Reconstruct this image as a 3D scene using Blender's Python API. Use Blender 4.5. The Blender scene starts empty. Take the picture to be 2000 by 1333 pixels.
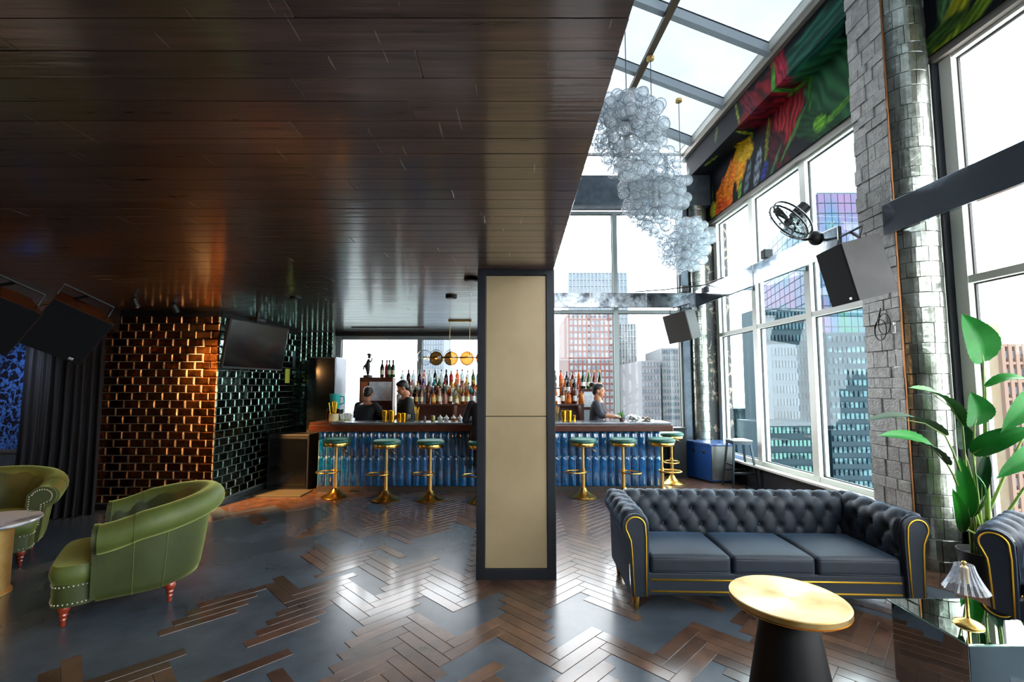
import bpy, math, random
from math import sin, cos, pi, radians, sqrt, atan2, exp
from mathutils import Vector, Matrix, noise
random.seed(7)
R_ = random.Random(11)

# ------------------------------------------------------------------ camera, sky, lights, exposure
SC = bpy.context.scene
COL = SC.collection
cam_d = bpy.data.cameras.new('camera'); cam = bpy.data.objects.new('camera', cam_d); COL.objects.link(cam)
cam_d.sensor_width = 36.0; cam_d.lens = 16.0; cam_d.shift_y = 0.011; cam_d.clip_start = .05; cam_d.clip_end = 2000
cam.location = (0, 0, 1.6); cam.rotation_euler = (radians(94.4), 0, 0)
SC.camera = cam
SC.view_settings.view_transform = 'Standard'; SC.view_settings.look = 'None'
SC.view_settings.gamma = 1.0; SC.view_settings.use_curve_mapping = False
SC.view_settings.exposure = 1.0
SC.cycles.use_denoising = True
SC.cycles.max_bounces = 9; SC.cycles.diffuse_bounces = 5; SC.cycles.glossy_bounces = 5
SC.cycles.transparent_max_bounces = 24; SC.cycles.transmission_bounces = 6
SC.cycles.caustics_reflective = False; SC.cycles.caustics_refractive = False
SC.cycles.sample_clamp_indirect = 6.0

W = bpy.data.worlds.new('overcast_sky'); SC.world = W; W.use_nodes = True
bg = W.node_tree.nodes['Background']; bg.inputs['Color'].default_value = (.93, .965, 1.0, 1); bg.inputs['Strength'].default_value = 6.0

# ------------------------------------------------------------------ materials
def srgb(h):
    if isinstance(h, str):
        h = h.lstrip('#'); c = [int(h[i:i+2], 16)/255 for i in (0, 2, 4)]
    else: c = list(h)
    return tuple((x/12.92 if x <= .04045 else ((x+.055)/1.055)**2.4) for x in c)
MATS = {}
class NT:
    def __init__(s, name):
        s.m = bpy.data.materials.new(name); s.m.use_nodes = True; s.t = s.m.node_tree; s.n = s.t.nodes
        s.bsdf = s.n['Principled BSDF']; s.out = s.n['Material Output']
    def new(s, typ, **kw):
        n = s.n.new(typ)
        for k, v in kw.items():
            if k in n.inputs: n.inputs[k].default_value = v
            else: setattr(n, k, v)
        return n
    def link(s, a, b): s.t.links.new(a, b)
def coords(N, kind, stretch):
    if kind == 'pos': src = N.new('ShaderNodeNewGeometry').outputs['Position']
    else: src = N.new('ShaderNodeTexCoord').outputs['Object']
    mp = N.new('ShaderNodeMapping'); mp.inputs['Scale'].default_value = stretch
    N.link(src, mp.inputs['Vector']); return mp.outputs['Vector']
def mat(name, col, rough=.5, metal=0., col2=None, scale=4., amt=(.35, .65), stretch=(1, 1, 1), kind='pos', bump=0., bscale=None,
        rand=0., coat=0., sheen=0., spec=.5, emit=None, trans=0., rvar=0., detail=4., sheen_tint=None):
    if name in MATS: return MATS[name]
    N = NT(name); b = N.bsdf
    c1 = srgb(col)
    b.inputs['Base Color'].default_value = (*c1, 1); b.inputs['Roughness'].default_value = rough
    b.inputs['Metallic'].default_value = metal; b.inputs['Specular IOR Level'].default_value = spec
    b.inputs['Coat Weight'].default_value = coat; b.inputs['Coat Roughness'].default_value = .12
    b.inputs['Sheen Weight'].default_value = sheen; b.inputs['Sheen Roughness'].default_value = .35
    if sheen_tint: b.inputs['Sheen Tint'].default_value = (*srgb(sheen_tint), 1)
    b.inputs['Transmission Weight'].default_value = trans
    vec = None
    colout = None
    if col2 or bump or rvar:
        vec = coords(N, kind, stretch)
        nz = N.new('ShaderNodeTexNoise', Scale=scale, Detail=detail, Roughness=.6); N.link(vec, nz.inputs['Vector'])
    if col2:
        rp = N.new('ShaderNodeValToRGB'); rp.color_ramp.elements[0].position = amt[0]; rp.color_ramp.elements[1].position = amt[1]
        rp.color_ramp.elements[0].color = (*c1, 1); rp.color_ramp.elements[1].color = (*srgb(col2), 1)
        N.link(nz.outputs['Fac'], rp.inputs['Fac']); colout = rp.outputs['Color']
    if rand:
        oi = N.new('ShaderNodeObjectInfo'); hs = N.new('ShaderNodeHueSaturation')
        mr = N.new('ShaderNodeMapRange'); mr.inputs['To Min'].default_value = 1-rand; mr.inputs['To Max'].default_value = 1+rand
        N.link(oi.outputs['Random'], mr.inputs['Value']); N.link(mr.outputs['Result'], hs.inputs['Value'])
        if colout: N.link(colout, hs.inputs['Color'])
        else: hs.inputs['Color'].default_value = (*c1, 1)
        colout = hs.outputs['Color']
    if colout: N.link(colout, b.inputs['Base Color'])
    if rvar:
        mr2 = N.new('ShaderNodeMapRange'); mr2.inputs['To Min'].default_value = max(.02, rough-rvar); mr2.inputs['To Max'].default_value = rough+rvar
        N.link(nz.outputs['Fac'], mr2.inputs['Value']); N.link(mr2.outputs['Result'], b.inputs['Roughness'])
    if bump:
        n2 = nz
        if bscale:
            n2 = N.new('ShaderNodeTexNoise', Scale=bscale, Detail=3.); N.link(vec, n2.inputs['Vector'])
        bp = N.new('ShaderNodeBump'); bp.inputs['Strength'].default_value = bump; bp.inputs['Distance'].default_value = .01
        N.link(n2.outputs['Fac'], bp.inputs['Height']); N.link(bp.outputs['Normal'], b.inputs['Normal'])
    if emit:
        b.inputs['Emission Color'].default_value = (*srgb(emit[0]), 1); b.inputs['Emission Strength'].default_value = emit[1]
    MATS[name] = N.m; return N.m
def glass(name, tint=(1, 1, 1), refl=1.0, rough=.01, rimcol=None, cloud=None, ior=1.45, milk=0., rpos=(.3, .95)):
    """thin pane: sees through with a tint, mirrors by Fresnel"""
    if name in MATS: return MATS[name]
    N = NT(name); N.n.remove(N.bsdf)
    tr = N.new('ShaderNodeBsdfTransparent'); tr.inputs['Color'].default_value = (*tint, 1)
    gl = N.new('ShaderNodeBsdfGlossy', Roughness=rough); mx = N.new('ShaderNodeMixShader')
    # Schlick mirror share, the same from either side of the pane
    fw = N.new('ShaderNodeLayerWeight', Blend=.5); pw5 = N.new('ShaderNodeMath', operation='POWER'); pw5.inputs[1].default_value = 4.5
    N.link(fw.outputs['Facing'], pw5.inputs[0]); r0 = ((ior-1)/(ior+1))**2
    ma = N.new('ShaderNodeMath', operation='MULTIPLY_ADD'); ma.inputs[1].default_value = .9; ma.inputs[2].default_value = r0; N.link(pw5.outputs[0], ma.inputs[0])
    mu = N.new('ShaderNodeMath', operation='MULTIPLY', use_clamp=True); mu.inputs[1].default_value = refl
    N.link(ma.outputs[0], mu.inputs[0]); N.link(mu.outputs[0], mx.inputs[0]); N.link(tr.outputs[0], mx.inputs[1]); N.link(gl.outputs[0], mx.inputs[2])
    if rimcol:
        lw = N.new('ShaderNodeLayerWeight', Blend=.55); rp = N.new('ShaderNodeValToRGB')
        rp.color_ramp.elements[0].color = (*tint, 1); rp.color_ramp.elements[0].position = rpos[0]
        rp.color_ramp.elements[1].color = (*rimcol, 1); rp.color_ramp.elements[1].position = rpos[1]
        N.link(lw.outputs['Facing'], rp.inputs['Fac']); N.link(rp.outputs['Color'], tr.inputs['Color'])
    if cloud:
        v = coords(N, 'pos', (1, 1, 1)); nz = N.new('ShaderNodeTexNoise', Scale=cloud[0], Detail=3.); N.link(v, nz.inputs['Vector'])
        rp = N.new('ShaderNodeValToRGB'); rp.color_ramp.elements[0].color = (*tint, 1); rp.color_ramp.elements[1].color = (*cloud[1], 1)
        rp.color_ramp.elements[0].position = .35; rp.color_ramp.elements[1].position = .65
        N.link(nz.outputs['Fac'], rp.inputs['Fac']); N.link(rp.outputs['Color'], tr.inputs['Color'])
    res = mx.outputs[0]
    if milk:
        df = N.new('ShaderNodeBsdfTranslucent'); df.inputs['Color'].default_value = (.9, .93, .96, 1); d2 = N.new('ShaderNodeBsdfDiffuse'); d2.inputs['Color'].default_value = (.9, .93, .96, 1)
        m0 = N.new('ShaderNodeMixShader'); m0.inputs[0].default_value = .5; N.link(df.outputs[0], m0.inputs[1]); N.link(d2.outputs[0], m0.inputs[2])
        m3 = N.new('ShaderNodeMixShader'); m3.inputs[0].default_value = milk; N.link(res, m3.inputs[1]); N.link(m0.outputs[0], m3.inputs[2]); res = m3.outputs[0]
    N.link(res, N.out.inputs['Surface'])
    MATS[name] = N.m; return N.m

# ------------------------------------------------------------------ mesh helpers
class MB:
    def __init__(s): s.v = []; s.f = []
    def add(s, vs, fs, M=None):
        o = len(s.v)
        s.v += [tuple(M @ Vector(v)) for v in vs] if M is not None else [tuple(v) for v in vs]
        s.f += [tuple(i+o for i in f) for f in fs]; return s
    def box(s, x0, x1, y0, y1, z0, z1, M=None, ch=0.):
        if ch:   # chamfer every edge of the box cheaply
            return s.rbox((x0+x1)/2, (y0+y1)/2, (z0+z1)/2, x1-x0, y1-y0, z1-z0, ch, 1, M=M)
        vs = [(x, y, z) for z in (z0, z1) for y in (y0, y1) for x in (x0, x1)]
        return s.add(vs, [(0, 2, 3, 1), (4, 5, 7, 6), (0, 1, 5, 4), (2, 6, 7, 3), (0, 4, 6, 2), (1, 3, 7, 5)], M)
    def rbox(s, cx, cy, cz, w, d, h, r, n=3, crown=0., M=None, sub=0):
        r = min(r, w/2-1e-4, d/2-1e-4, h/2-1e-4)
        def ticks(L):
            t = [-L/2 + r*(1-cos(pi/2*i/n)) if False else -L/2 + r*i/n for i in range(n+1)]
            mid = [(-L/2+r) + (L-2*r)*(i+1)/(sub+1) for i in range(sub)]
            return t + mid + [-q for q in reversed(t)]
        tx, ty, tz = ticks(w), ticks(d), ticks(h)
        vs = {}; out = []; fs = []
        def P(x, y, z):
            k = (round(x, 6), round(y, 6), round(z, 6))
            if k in vs: return vs[k]
            ix = max(-w/2+r, min(w/2-r, x)); iy = max(-d/2+r, min(d/2-r, y)); iz = max(-h/2+r, min(h/2-r, z))
            dv = Vector((x-ix, y-iy, z-iz))
            if dv.length > 1e-9: dv = dv.normalized()*r
            q = Vector((ix, iy, iz))+dv
            if crown: q.z += crown*(1-(2*x/w)**2)*(1-(2*y/d)**2)*(q.z/(h/2))
            vs[k] = len(out); out.append((q.x+cx, q.y+cy, q.z+cz)); return vs[k]
        def face(A, B, fn, flip):
            for i in range(len(A)-1):
                for j in range(len(B)-1):
                    q = [fn(A[i], B[j]), fn(A[i+1], B[j]), fn(A[i+1], B[j+1]), fn(A[i], B[j+1])]
                    fs.append(tuple(reversed(q)) if flip else tuple(q))
        face(tx, ty, lambda a, b: P(a, b, h/2), False); face(tx, ty, lambda a, b: P(a, b, -h/2), True)
        face(tx, tz, lambda a, b: P(a, -d/2, b), False); face(tx, tz, lambda a, b: P(a, d/2, b), True)
        face(ty, tz, lambda a, b: P(w/2, a, b), False); face(ty, tz, lambda a, b: P(-w/2, a, b), True)
        return s.add(out, fs, M)
    def grid(s, P, closed_u=False, closed_v=False, M=None):
        nu, nv = len(P), len(P[0]); vs = [p for row in P for p in row]; fs = []
        for i in range(nu if closed_u else nu-1):
            for j in range(nv if closed_v else nv-1):
                i2, j2 = (i+1) % nu, (j+1) % nv
                fs.append((i*nv+j, i2*nv+j, i2*nv+j2, i*nv+j2))
        return s.add(vs, fs, M)
    def lathe(s, prof, n=24, c=(0, 0, 0), M=None, cap=True):
        vs = []; fs = []
        for r, z in prof:
            for k in range(n):
                a = 2*pi*k/n; vs.append((c[0]+r*cos(a), c[1]+r*sin(a), c[2]+z))
        m = len(prof)
        for i in range(m-1):
            for k in range(n):
                k2 = (k+1) % n; fs.append((i*n+k, i*n+k2, (i+1)*n+k2, (i+1)*n+k))
        if cap: fs.append(tuple(reversed(range(n)))); fs.append(tuple(range((m-1)*n, m*n)))
        return s.add(vs, fs, M)
    def tube(s, pts, r, n=8, closed=False, M=None, cap=True):
        pts = [Vector(p) for p in pts]; m = len(pts); P = []
        rr = r if isinstance(r, (list, tuple)) else [r]*m
        prev = None
        for i, p in enumerate(pts):
            a = pts[(i-1) % m] if (closed or i > 0) else p; b = pts[(i+1) % m] if (closed or i < m-1) else p
            t = (b-a)
            if t.length < 1e-9: t = Vector((0, 0, 1))
            t.normalize()
            if prev is None:
                u = t.cross(Vector((0, 0, 1)))
                if u.length < 1e-3: u = t.cross(Vector((0, 1, 0)))
            else: u = prev - t*prev.dot(t)
            if u.length < 1e-6: u = t.orthogonal()
            u.normalize(); w = t.cross(u); prev = u
            P.append([p+u*rr[i]*cos(2*pi*k/n)+w*rr[i]*sin(2*pi*k/n) for k in range(n)])
        o = len(s.v); s.grid(P, closed_u=closed, closed_v=True, M=M)
        if cap and not closed:
            s.f.append(tuple(range(o, o+n))); s.f.append(tuple(reversed(range(o+(m-1)*n, o+m*n))))
        return s
    def prism(s, poly, z0, z1, M=None):
        n = len(poly); vs = [(x, y, z0) for x, y in poly]+[(x, y, z1) for x, y in poly]
        fs = [tuple(reversed(range(n))), tuple(range(n, 2*n))]+[(i, (i+1) % n, (i+1) % n+n, i+n) for i in range(n)]
        return s.add(vs, fs, M)
    def sph(s, c, r, nu=16, nv=10, M=None):
        rx, ry, rz = r if isinstance(r, (tuple, list)) else (r, r, r)
        vs = [(c[0], c[1], c[2]-rz)]; fs = []
        for j in range(1, nv):
            ph = -pi/2+pi*j/nv
            for k in range(nu):
                a = 2*pi*k/nu; vs.append((c[0]+rx*cos(ph)*cos(a), c[1]+ry*cos(ph)*sin(a), c[2]+rz*sin(ph)))
        vs.append((c[0], c[1], c[2]+rz)); t = len(vs)-1
        for k in range(nu):
            k2 = (k+1) % nu; fs.append((0, 1+k2, 1+k)); fs.append((t, 1+(nv-2)*nu+k, 1+(nv-2)*nu+k2))
            for j in range(nv-2):
                fs.append((1+j*nu+k, 1+j*nu+k2, 1+(j+1)*nu+k2, 1+(j+1)*nu+k))
        return s.add(vs, fs, M)
    def mesh(s, name):
        me = bpy.data.meshes.new(name); me.from_pydata(s.v, [], s.f); me.update(); return me
    def build(s, name, m, parent=None, smooth=False, loc=None, rz=None, fix=False):
        me = s.mesh(name)
        if fix:
            import bmesh
            b = bmesh.new(); b.from_mesh(me); bmesh.ops.recalc_face_normals(b, faces=b.faces); b.to_mesh(me); b.free()
        return put(name, me, m, parent, smooth, loc, rz)
def put(name, me, m, parent=None, smooth=False, loc=None, rz=None):
    if m is not None and not me.materials: me.materials.append(m)
    if smooth:
        me.shade_smooth()
        if smooth == 'auto':
            try: me.set_sharp_from_angle(angle=radians(40))
            except Exception: pass
    o = bpy.data.objects.new(name, me); COL.objects.link(o)
    if parent is not None: o.parent = parent
    if loc is not None: o.location = loc
    if rz is not None: o.rotation_euler = (0, 0, rz)
    return o
def empty(name, loc=(0, 0, 0), rz=0.):
    o = bpy.data.objects.new(name, None); o.empty_display_size = .1; COL.objects.link(o); o.location = loc; o.rotation_euler = (0, 0, rz); return o
def tag(o, label=None, cat=None, group=None, kind=None):
    if label: o['label'] = label
    if cat: o['category'] = cat
    if group: o['group'] = group
    if kind: o['kind'] = kind
    return o
def thing(name, label, cat, loc=(0, 0, 0), rz=0., group=None): return tag(empty(name, loc, rz), label, cat, group)
def struct(o): o['kind'] = 'structure'; return o
KIDS = {}
def copy_tree(o, parent=None):
    c = o.copy(); COL.objects.link(c)
    if parent is not None: c.parent = parent
    for ch in [x for x in o.children]: copy_tree(ch, c)
    return c
TH = radians(3.2); CT, ST = cos(TH), sin(TH)
def wn(n, s, z=0.): return Vector((n*CT - s*ST, n*ST + s*CT, z))
WM = Matrix.Rotation(TH, 4, 'Z')      # the window wall's own frame: x = n (distance), y = s (along)
H_C = 2.63
def edgeX(y): return .313 + .0133*y

# palette
wood_ceil = None
def ceiling_wood():
    N = NT('dark_hand_scraped_ceiling_wood'); b = N.bsdf
    g = N.new('ShaderNodeNewGeometry')
    mp = N.new('ShaderNodeMapping'); mp.inputs['Scale'].default_value = (.9, 14, 14); N.link(g.outputs['Position'], mp.inputs['Vector'])
    oi = N.new('ShaderNodeObjectInfo')
    add = N.new('ShaderNodeVectorMath', operation='ADD'); N.link(mp.outputs[0], add.inputs[0])
    cx = N.new('ShaderNodeCombineXYZ'); mm = N.new('ShaderNodeMath', operation='MULTIPLY'); mm.inputs[1].default_value = 37.
    N.link(oi.outputs['Random'], mm.inputs[0]); N.link(mm.outputs[0], cx.inputs[0]); N.link(cx.outputs[0], add.inputs[1])
    nz = N.new('ShaderNodeTexNoise', Scale=2.2, Detail=6., Roughness=.65); N.link(add.outputs[0], nz.inputs['Vector'])
    rp = N.new('ShaderNodeValToRGB'); e = rp.color_ramp.elements
    e[0].position = .3; e[0].color = (*srgb('#1e1411'), 1); e[1].position = .75; e[1].color = (*srgb('#5e4135'), 1)
    N.link(nz.outputs['Fac'], rp.inputs['Fac'])
    # value change plank to plank (rows beyond the single planks use the row number)
    sx = N.new('ShaderNodeSeparateXYZ'); N.link(g.outputs['Position'], sx.inputs[0])
    d1 = N.new('ShaderNodeMath', operation='DIVIDE'); d1.inputs[1].default_value = .1235; N.link(sx.outputs['Y'], d1.inputs[0])
    fl = N.new('ShaderNodeMath', operation='FLOOR'); N.link(d1.outputs[0], fl.inputs[0])
    ad = N.new('ShaderNodeMath', operation='ADD'); N.link(fl.outputs[0], ad.inputs[0]); N.link(mm.outputs[0], ad.inputs[1])
    wn_ = N.new('ShaderNodeTexWhiteNoise', noise_dimensions='1D'); N.link(ad.outputs[0], wn_.inputs['W'])
    mr = N.new('ShaderNodeMapRange'); mr.inputs['To Min'].default_value = .62; mr.inputs['To Max'].default_value = 1.35; N.link(wn_.outputs['Value'], mr.inputs['Value'])
    hs = N.new('ShaderNodeHueSaturation'); N.link(mr.outputs[0], hs.inputs['Value']); N.link(rp.outputs[0], hs.inputs['Color'])
    # bare scraped scratches in the finish, in short dashes along a few lines
    mk = N.new('ShaderNodeMapping'); mk.inputs['Scale'].default_value = (26, 1.6, 1); mk.inputs['Rotation'].default_value = (0, 0, radians(4)); N.link(g.outputs['Position'], mk.inputs['Vector'])
    ns = N.new('ShaderNodeTexNoise', Scale=1.9, Detail=2.); N.link(mk.outputs[0], ns.inputs['Vector'])
    gt = N.new('ShaderNodeMath', operation='GREATER_THAN'); gt.inputs[1].default_value = .718; N.link(ns.outputs['Fac'], gt.inputs[0])
    mx = N.new('ShaderNodeMix', data_type='RGBA'); N.link(gt.outputs[0], mx.inputs['Factor']); N.link(hs.outputs[0], mx.inputs['A']); mx.inputs['B'].default_value = (*srgb('#8f7f74'), 1)
    N.link(mx.outputs['Result'], b.inputs['Base Color'])
    r2 = N.new('ShaderNodeMapRange'); r2.inputs['To Min'].default_value = .2; r2.inputs['To Max'].default_value = .42; N.link(nz.outputs['Fac'], r2.inputs['Value']); N.link(r2.outputs[0], b.inputs['Roughness'])
    mp2 = N.new('ShaderNodeMapping'); mp2.inputs['Scale'].default_value = (1.0, 30, 1); N.link(g.outputs['Position'], mp2.inputs['Vector'])
    n3 = N.new('ShaderNodeTexNoise', Scale=1.5, Detail=3.); N.link(mp2.outputs[0], n3.inputs['Vector'])
    bp = N.new('ShaderNodeBump'); bp.inputs['Strength'].default_value = .4; bp.inputs['Distance'].default_value = .003
    N.link(n3.outputs['Fac'], bp.inputs['Height']); N.link(bp.outputs[0], b.inputs['Normal'])
    b.inputs['Specular IOR Level'].default_value = .8; b.inputs['Coat Weight'].default_value = 1.; b.inputs['Coat Roughness'].default_value = .13; b.inputs['Coat IOR'].default_value = 1.8
    N.link(bp.outputs[0], b.inputs['Coat Normal'])
    return N.m
def mirror_tile(name, tint, patina, rough=.09):
    N = NT(name); b = N.bsdf; b.inputs['Metallic'].default_value = 1.; 
    g = N.new('ShaderNodeNewGeometry'); oi = N.new('ShaderNodeObjectInfo')
    nz = N.new('ShaderNodeTexNoise', Scale=9., Detail=5., Roughness=.7); N.link(g.outputs['Position'], nz.inputs['Vector'])
    rp = N.new('ShaderNodeValToRGB'); e = rp.color_ramp.elements
    e[0].position = .4; e[0].color = (*srgb(tint), 1); e[1].position = .68; e[1].color = (*srgb(patina), 1); N.link(nz.outputs['Fac'], rp.inputs['Fac'])
    hs = N.new('ShaderNodeHueSaturation'); mr = N.new('ShaderNodeMapRange'); mr.inputs['To Min'].default_value = .55; mr.inputs['To Max'].default_value = 1.3
    N.link(oi.outputs['Random'], mr.inputs['Value']); N.link(mr.outputs[0], hs.inputs['Value']); N.link(rp.outputs[0], hs.inputs['Color']); N.link(hs.outputs[0], b.inputs['Base Color'])
    b.inputs['Roughness'].default_value = rough
    n2 = N.new('ShaderNodeTexNoise', Scale=7., Detail=1.); N.link(g.outputs['Position'], n2.inputs['Vector'])
    bp = N.new('ShaderNodeBump'); bp.inputs['Strength'].default_value = .35; bp.inputs['Distance'].default_value = .02
    N.link(n2.outputs['Fac'], bp.inputs['Height']); N.link(bp.outputs[0], b.inputs['Normal'])
    return N.m
def pattern_paper(name, ground, ink, scale, lo, hi, distort, stretch=(1, 1, 1), rough=.6):
    """flat printed wallpaper: swirling ink over a dark ground"""
    N = NT(name); b = N.bsdf; v = coords(N, 'pos', stretch)
    nz = N.new('ShaderNodeTexNoise', Scale=scale*.6, Detail=2.); N.link(v, nz.inputs['Vector'])
    mx = N.new('ShaderNodeMix', data_type='VECTOR'); mx.inputs['Factor'].default_value = distort; N.link(v, mx.inputs['A']); N.link(nz.outputs['Color'], mx.inputs['B'])
    vo = N.new('ShaderNodeTexVoronoi', feature='DISTANCE_TO_EDGE', Scale=scale); N.link(mx.outputs['Result'], vo.inputs['Vector'])
    n2 = N.new('ShaderNodeTexNoise', Scale=scale*2.2, Detail=3., Roughness=.7); N.link(v, n2.inputs['Vector'])
    ad = N.new('ShaderNodeMath', operation='MULTIPLY_ADD'); ad.inputs[1].default_value = .55; N.link(n2.outputs['Fac'], ad.inputs[0]); N.link(vo.outputs['Distance'], ad.inputs[2])
    rp = N.new('ShaderNodeValToRGB'); e = rp.color_ramp.elements; e[0].position = lo; e[0].color = (*srgb(ink), 1); e[1].position = hi; e[1].color = (*srgb(ground), 1)
    N.link(ad.outputs[0], rp.inputs['Fac']); N.link(rp.outputs[0], b.inputs['Base Color']); b.inputs['Roughness'].default_value = rough
    return N.m

M_ceil = ceiling_wood()
M_conc = mat('dark_grey_concrete', '#353c43', .27, col2='#545d66', scale=1.6, amt=(.3, .7), detail=5.)
M_plank = mat('brown_floor_plank', '#38251c', .30, coat=.45, spec=.6, col2='#644736', scale=5., stretch=(1, 1, 1), amt=(.3, .7), rand=.38, bump=.05, bscale=22., rvar=.07)
M_black = mat('matt_black', '#0b0b0d', .55)
M_blackgloss = mat('gloss_black', '#08090b', .12)
M_char = mat('charcoal_paint', '#14171b', .5, col2='#1b1f25', scale=3., spec=.3)
M_frame = mat('pale_aluminium', '#dcdcd2', .38, spec=.5)
M_steelg = mat('blue_grey_steel', '#56606a', .4, metal=.5, col2='#414950', scale=5.)
M_brass = mat('polished_brass', '#dfb45e', .26, metal=1.)
M_brassd = mat('brushed_brass', '#cfa257', .42, metal=.85, col2='#dfba74', scale=12.)
M_gold = mat('gold_trim', '#eab93a', .42, metal=.85)
M_navy = mat('navy_velvet', '#09121d', .62, col2='#0e1b29', scale=5., sheen=.32, sheen_tint='#6f9cc8', kind='obj')
M_green = mat('olive_velvet', '#2b3310', .6, col2='#363f15', scale=5., sheen=.8, sheen_tint='#c8cf7a', kind='obj')
M_green2 = mat('olive_velvet_roll', '#434d1c', .6, col2='#4f5a22', scale=5., sheen=.8, sheen_tint='#c8cf7a', kind='obj')
M_maho = mat('red_mahogany', '#7c2c18', .25, coat=.5, col2='#96381f', scale=30., kind='obj')
M_nail = mat('pale_nail', '#d8d2bd', .3, metal=.6)
M_curt = mat('midnight_velvet', '#03050b', .85, sheen=.25, sheen_tint='#22345f', col2='#050810', scale=3.)
M_mirror = mat('clear_mirror', '#b9c4c0', .015, metal=1.)
M_band = mat('polished_steel_band', '#b4bbc2', .09, metal=1., bump=.16, bscale=3.)
M_stone = mat('silvered_stone', '#8c8983', .55, col2='#b4b2ae', scale=16., amt=(.3, .7), bump=.6, bscale=50., rand=.16, metal=.15, spec=.6)
M_leaf = mat('silver_leaf', '#a9aea6', .24, metal=.85, col2='#7d8177', scale=8., bump=.3, bscale=18., rand=.15)
M_grout = mat('pale_grout', '#5f635f', .7)
M_blue = mat('cobalt_glaze', '#033f73', .08, col2='#08649e', scale=16., coat=.8, rand=.3, spec=.7)
M_woodbar = mat('bar_top_wood', '#3f1d12', .28, col2='#5c2f1e', scale=6., stretch=(1.5, 14, 14), coat=.3)
M_top = mat('zinc_top', '#8c8f95', .2, metal=.5, col2='#5f6268', scale=4.)
M_glass = glass('window_glass', (.98, .99, .99), .4)
M_glassT = glass('tinted_window_glass', (.88, .96, .97), .4)
M_white = mat('white_ceramic', '#dcdcd8', .3)
M_skin = mat('skin', '#b77a58', .5, col2='#a96c4c', scale=14.)
M_hair = mat('black_hair', '#120e0d', .42, bump=.5, bscale=120.)
# ================================================================== THE SETTING
WOOD = [
 [(-4.13,7.07),(-0.55,7.07),(-0.41,5.36),(-1.06,4.84),(-1.59,5.18),(-2.43,5.04),(-2.42,5.52),(-2.38,6.01),(-3.0,6.21),(-3.76,6.01)],
 [(-1.59,4.17),(-1.5,4.58),(-1.47,4.81),(-0.7,4.45),(-0.3,3.96),(-0.04,3.96),(-0.03,1.9),(-0.95,1.9),(-1.03,2.6),(-1.04,2.74),(-1.02,3.0),(-1.04,3.16),(-1.36,3.5),(-1.37,4.02)],
 [(-1.98,3.8),(-1.92,3.98),(-1.72,3.76),(-1.53,3.84),(-1.43,4.02),(-1.18,3.5),(-1.35,3.21),(-1.64,2.93),(-1.67,2.94),(-1.67,3.13),(-1.65,3.29),(-1.66,3.49)],
 [(-2.31,3.07),(-2.34,3.42),(-2.03,3.93),(-1.98,3.76),(-1.98,3.35),(-2.25,3.05)],
 [(-1.63,2.64),(-1.32,3.0),(-1.25,2.96),(-1.52,2.6)],
 [(-2.24,2.3),(-2.27,2.64),(-2.0,2.86),(-1.8,2.56),(-1.9,2.3)],
 [(-2.52,2.4),(-2.61,2.66),(-2.57,2.82),(-2.31,2.5)],
 [(-1.45,2.4),(-1.36,2.77),(-1.26,2.76),(-1.1,2.4)],
 [(-2.0,4.48),(-1.98,4.77),(-1.69,4.55),(-1.61,4.12),(-1.73,4.09)],
 [(-3.77,5.73),(-3.43,6.01),(-2.95,5.67),(-3.03,5.52),(-3.36,5.78),(-3.6,5.56)],
 [(-4.0,6.1),(-4.0,8.6),(-3.0,8.6),(-3.0,6.9)],
 [(-0.55,7.6),(-0.45,5.4),(-0.3,4.8),(-0.3,1.9),(4.4,1.9),(4.4,8.6),(-0.55,8.6)]]
CONC = [
 [(-0.73,3.8),(-0.4,3.35),(-0.27,3.54),(-0.08,3.56),(-0.09,3.23),(-0.39,3.01),(-0.69,3.35)],
 [(-0.39,2.81),(-0.08,3.07),(0.21,2.76),(0.16,2.5),(-0.04,2.5),(-0.07,2.81),(-0.28,2.61)],
 [(-1.37,4.48),(-1.03,4.62),(-0.93,5.0),(-0.72,5.46),(-0.4,5.27),(-0.36,4.77),(-0.7,4.84),(-0.7,4.45),(-1.01,4.2),(-1.29,4.46)],
 [(-1.35,3.98),(-1.23,4.08),(-1.01,3.72),(-1.05,3.62)],
 [(-0.67,4.29),(-0.33,4.36),(-0.3,3.91),(-0.44,4.01)],
 [(0.23,3.25),(0.56,3.78),(0.7,3.43),(1.2,3.35),(1.21,3.2),(0.87,2.83),(0.58,3.18),(0.23,2.81)],
 [(0.92,3.52),(1.78,3.52),(1.46,3.13),(1.48,3.02),(1.2,3.29),(1.18,3.17),(0.89,2.88),(0.55,3.2)],
 [(0.52,2.84),(0.55,2.4),(0.71,2.4),(0.78,2.69),(0.57,2.86)],
 [(0.97,2.64),(1.15,2.81),(1.2,2.69),(1.12,2.4),(0.92,2.4)],
 [(2.04,3.24),(2.26,3.22),(2.12,3.11),(2.17,3.08),(2.11,3.01),(2.03,3.13)],
 [(2.52,3.32),(2.67,3.32),(2.45,3.08),(2.42,3.13)], [(1.6,3.6),(2.4,3.6),(2.4,3.9),(1.6,3.95)], [(3.0,3.1),(3.5,3.1),(3.5,3.9),(3.0,3.9)],
 [(-2.11,6.4),(-1.69,6.4),(-1.58,6.01),(-2.03,5.96)]]
def inside(p, poly):
    x, y = p; c = False; n = len(poly)
    for i in range(n):
        x1, y1 = poly[i]; x2, y2 = poly[i-1]
        if (y1 > y) != (y2 > y) and x < (x2-x1)*(y-y1)/(y2-y1)+x1: c = not c
    return c
def is_wood(p): return any(inside(p, q) for q in WOOD) and not any(inside(p, q) for q in CONC)

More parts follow.
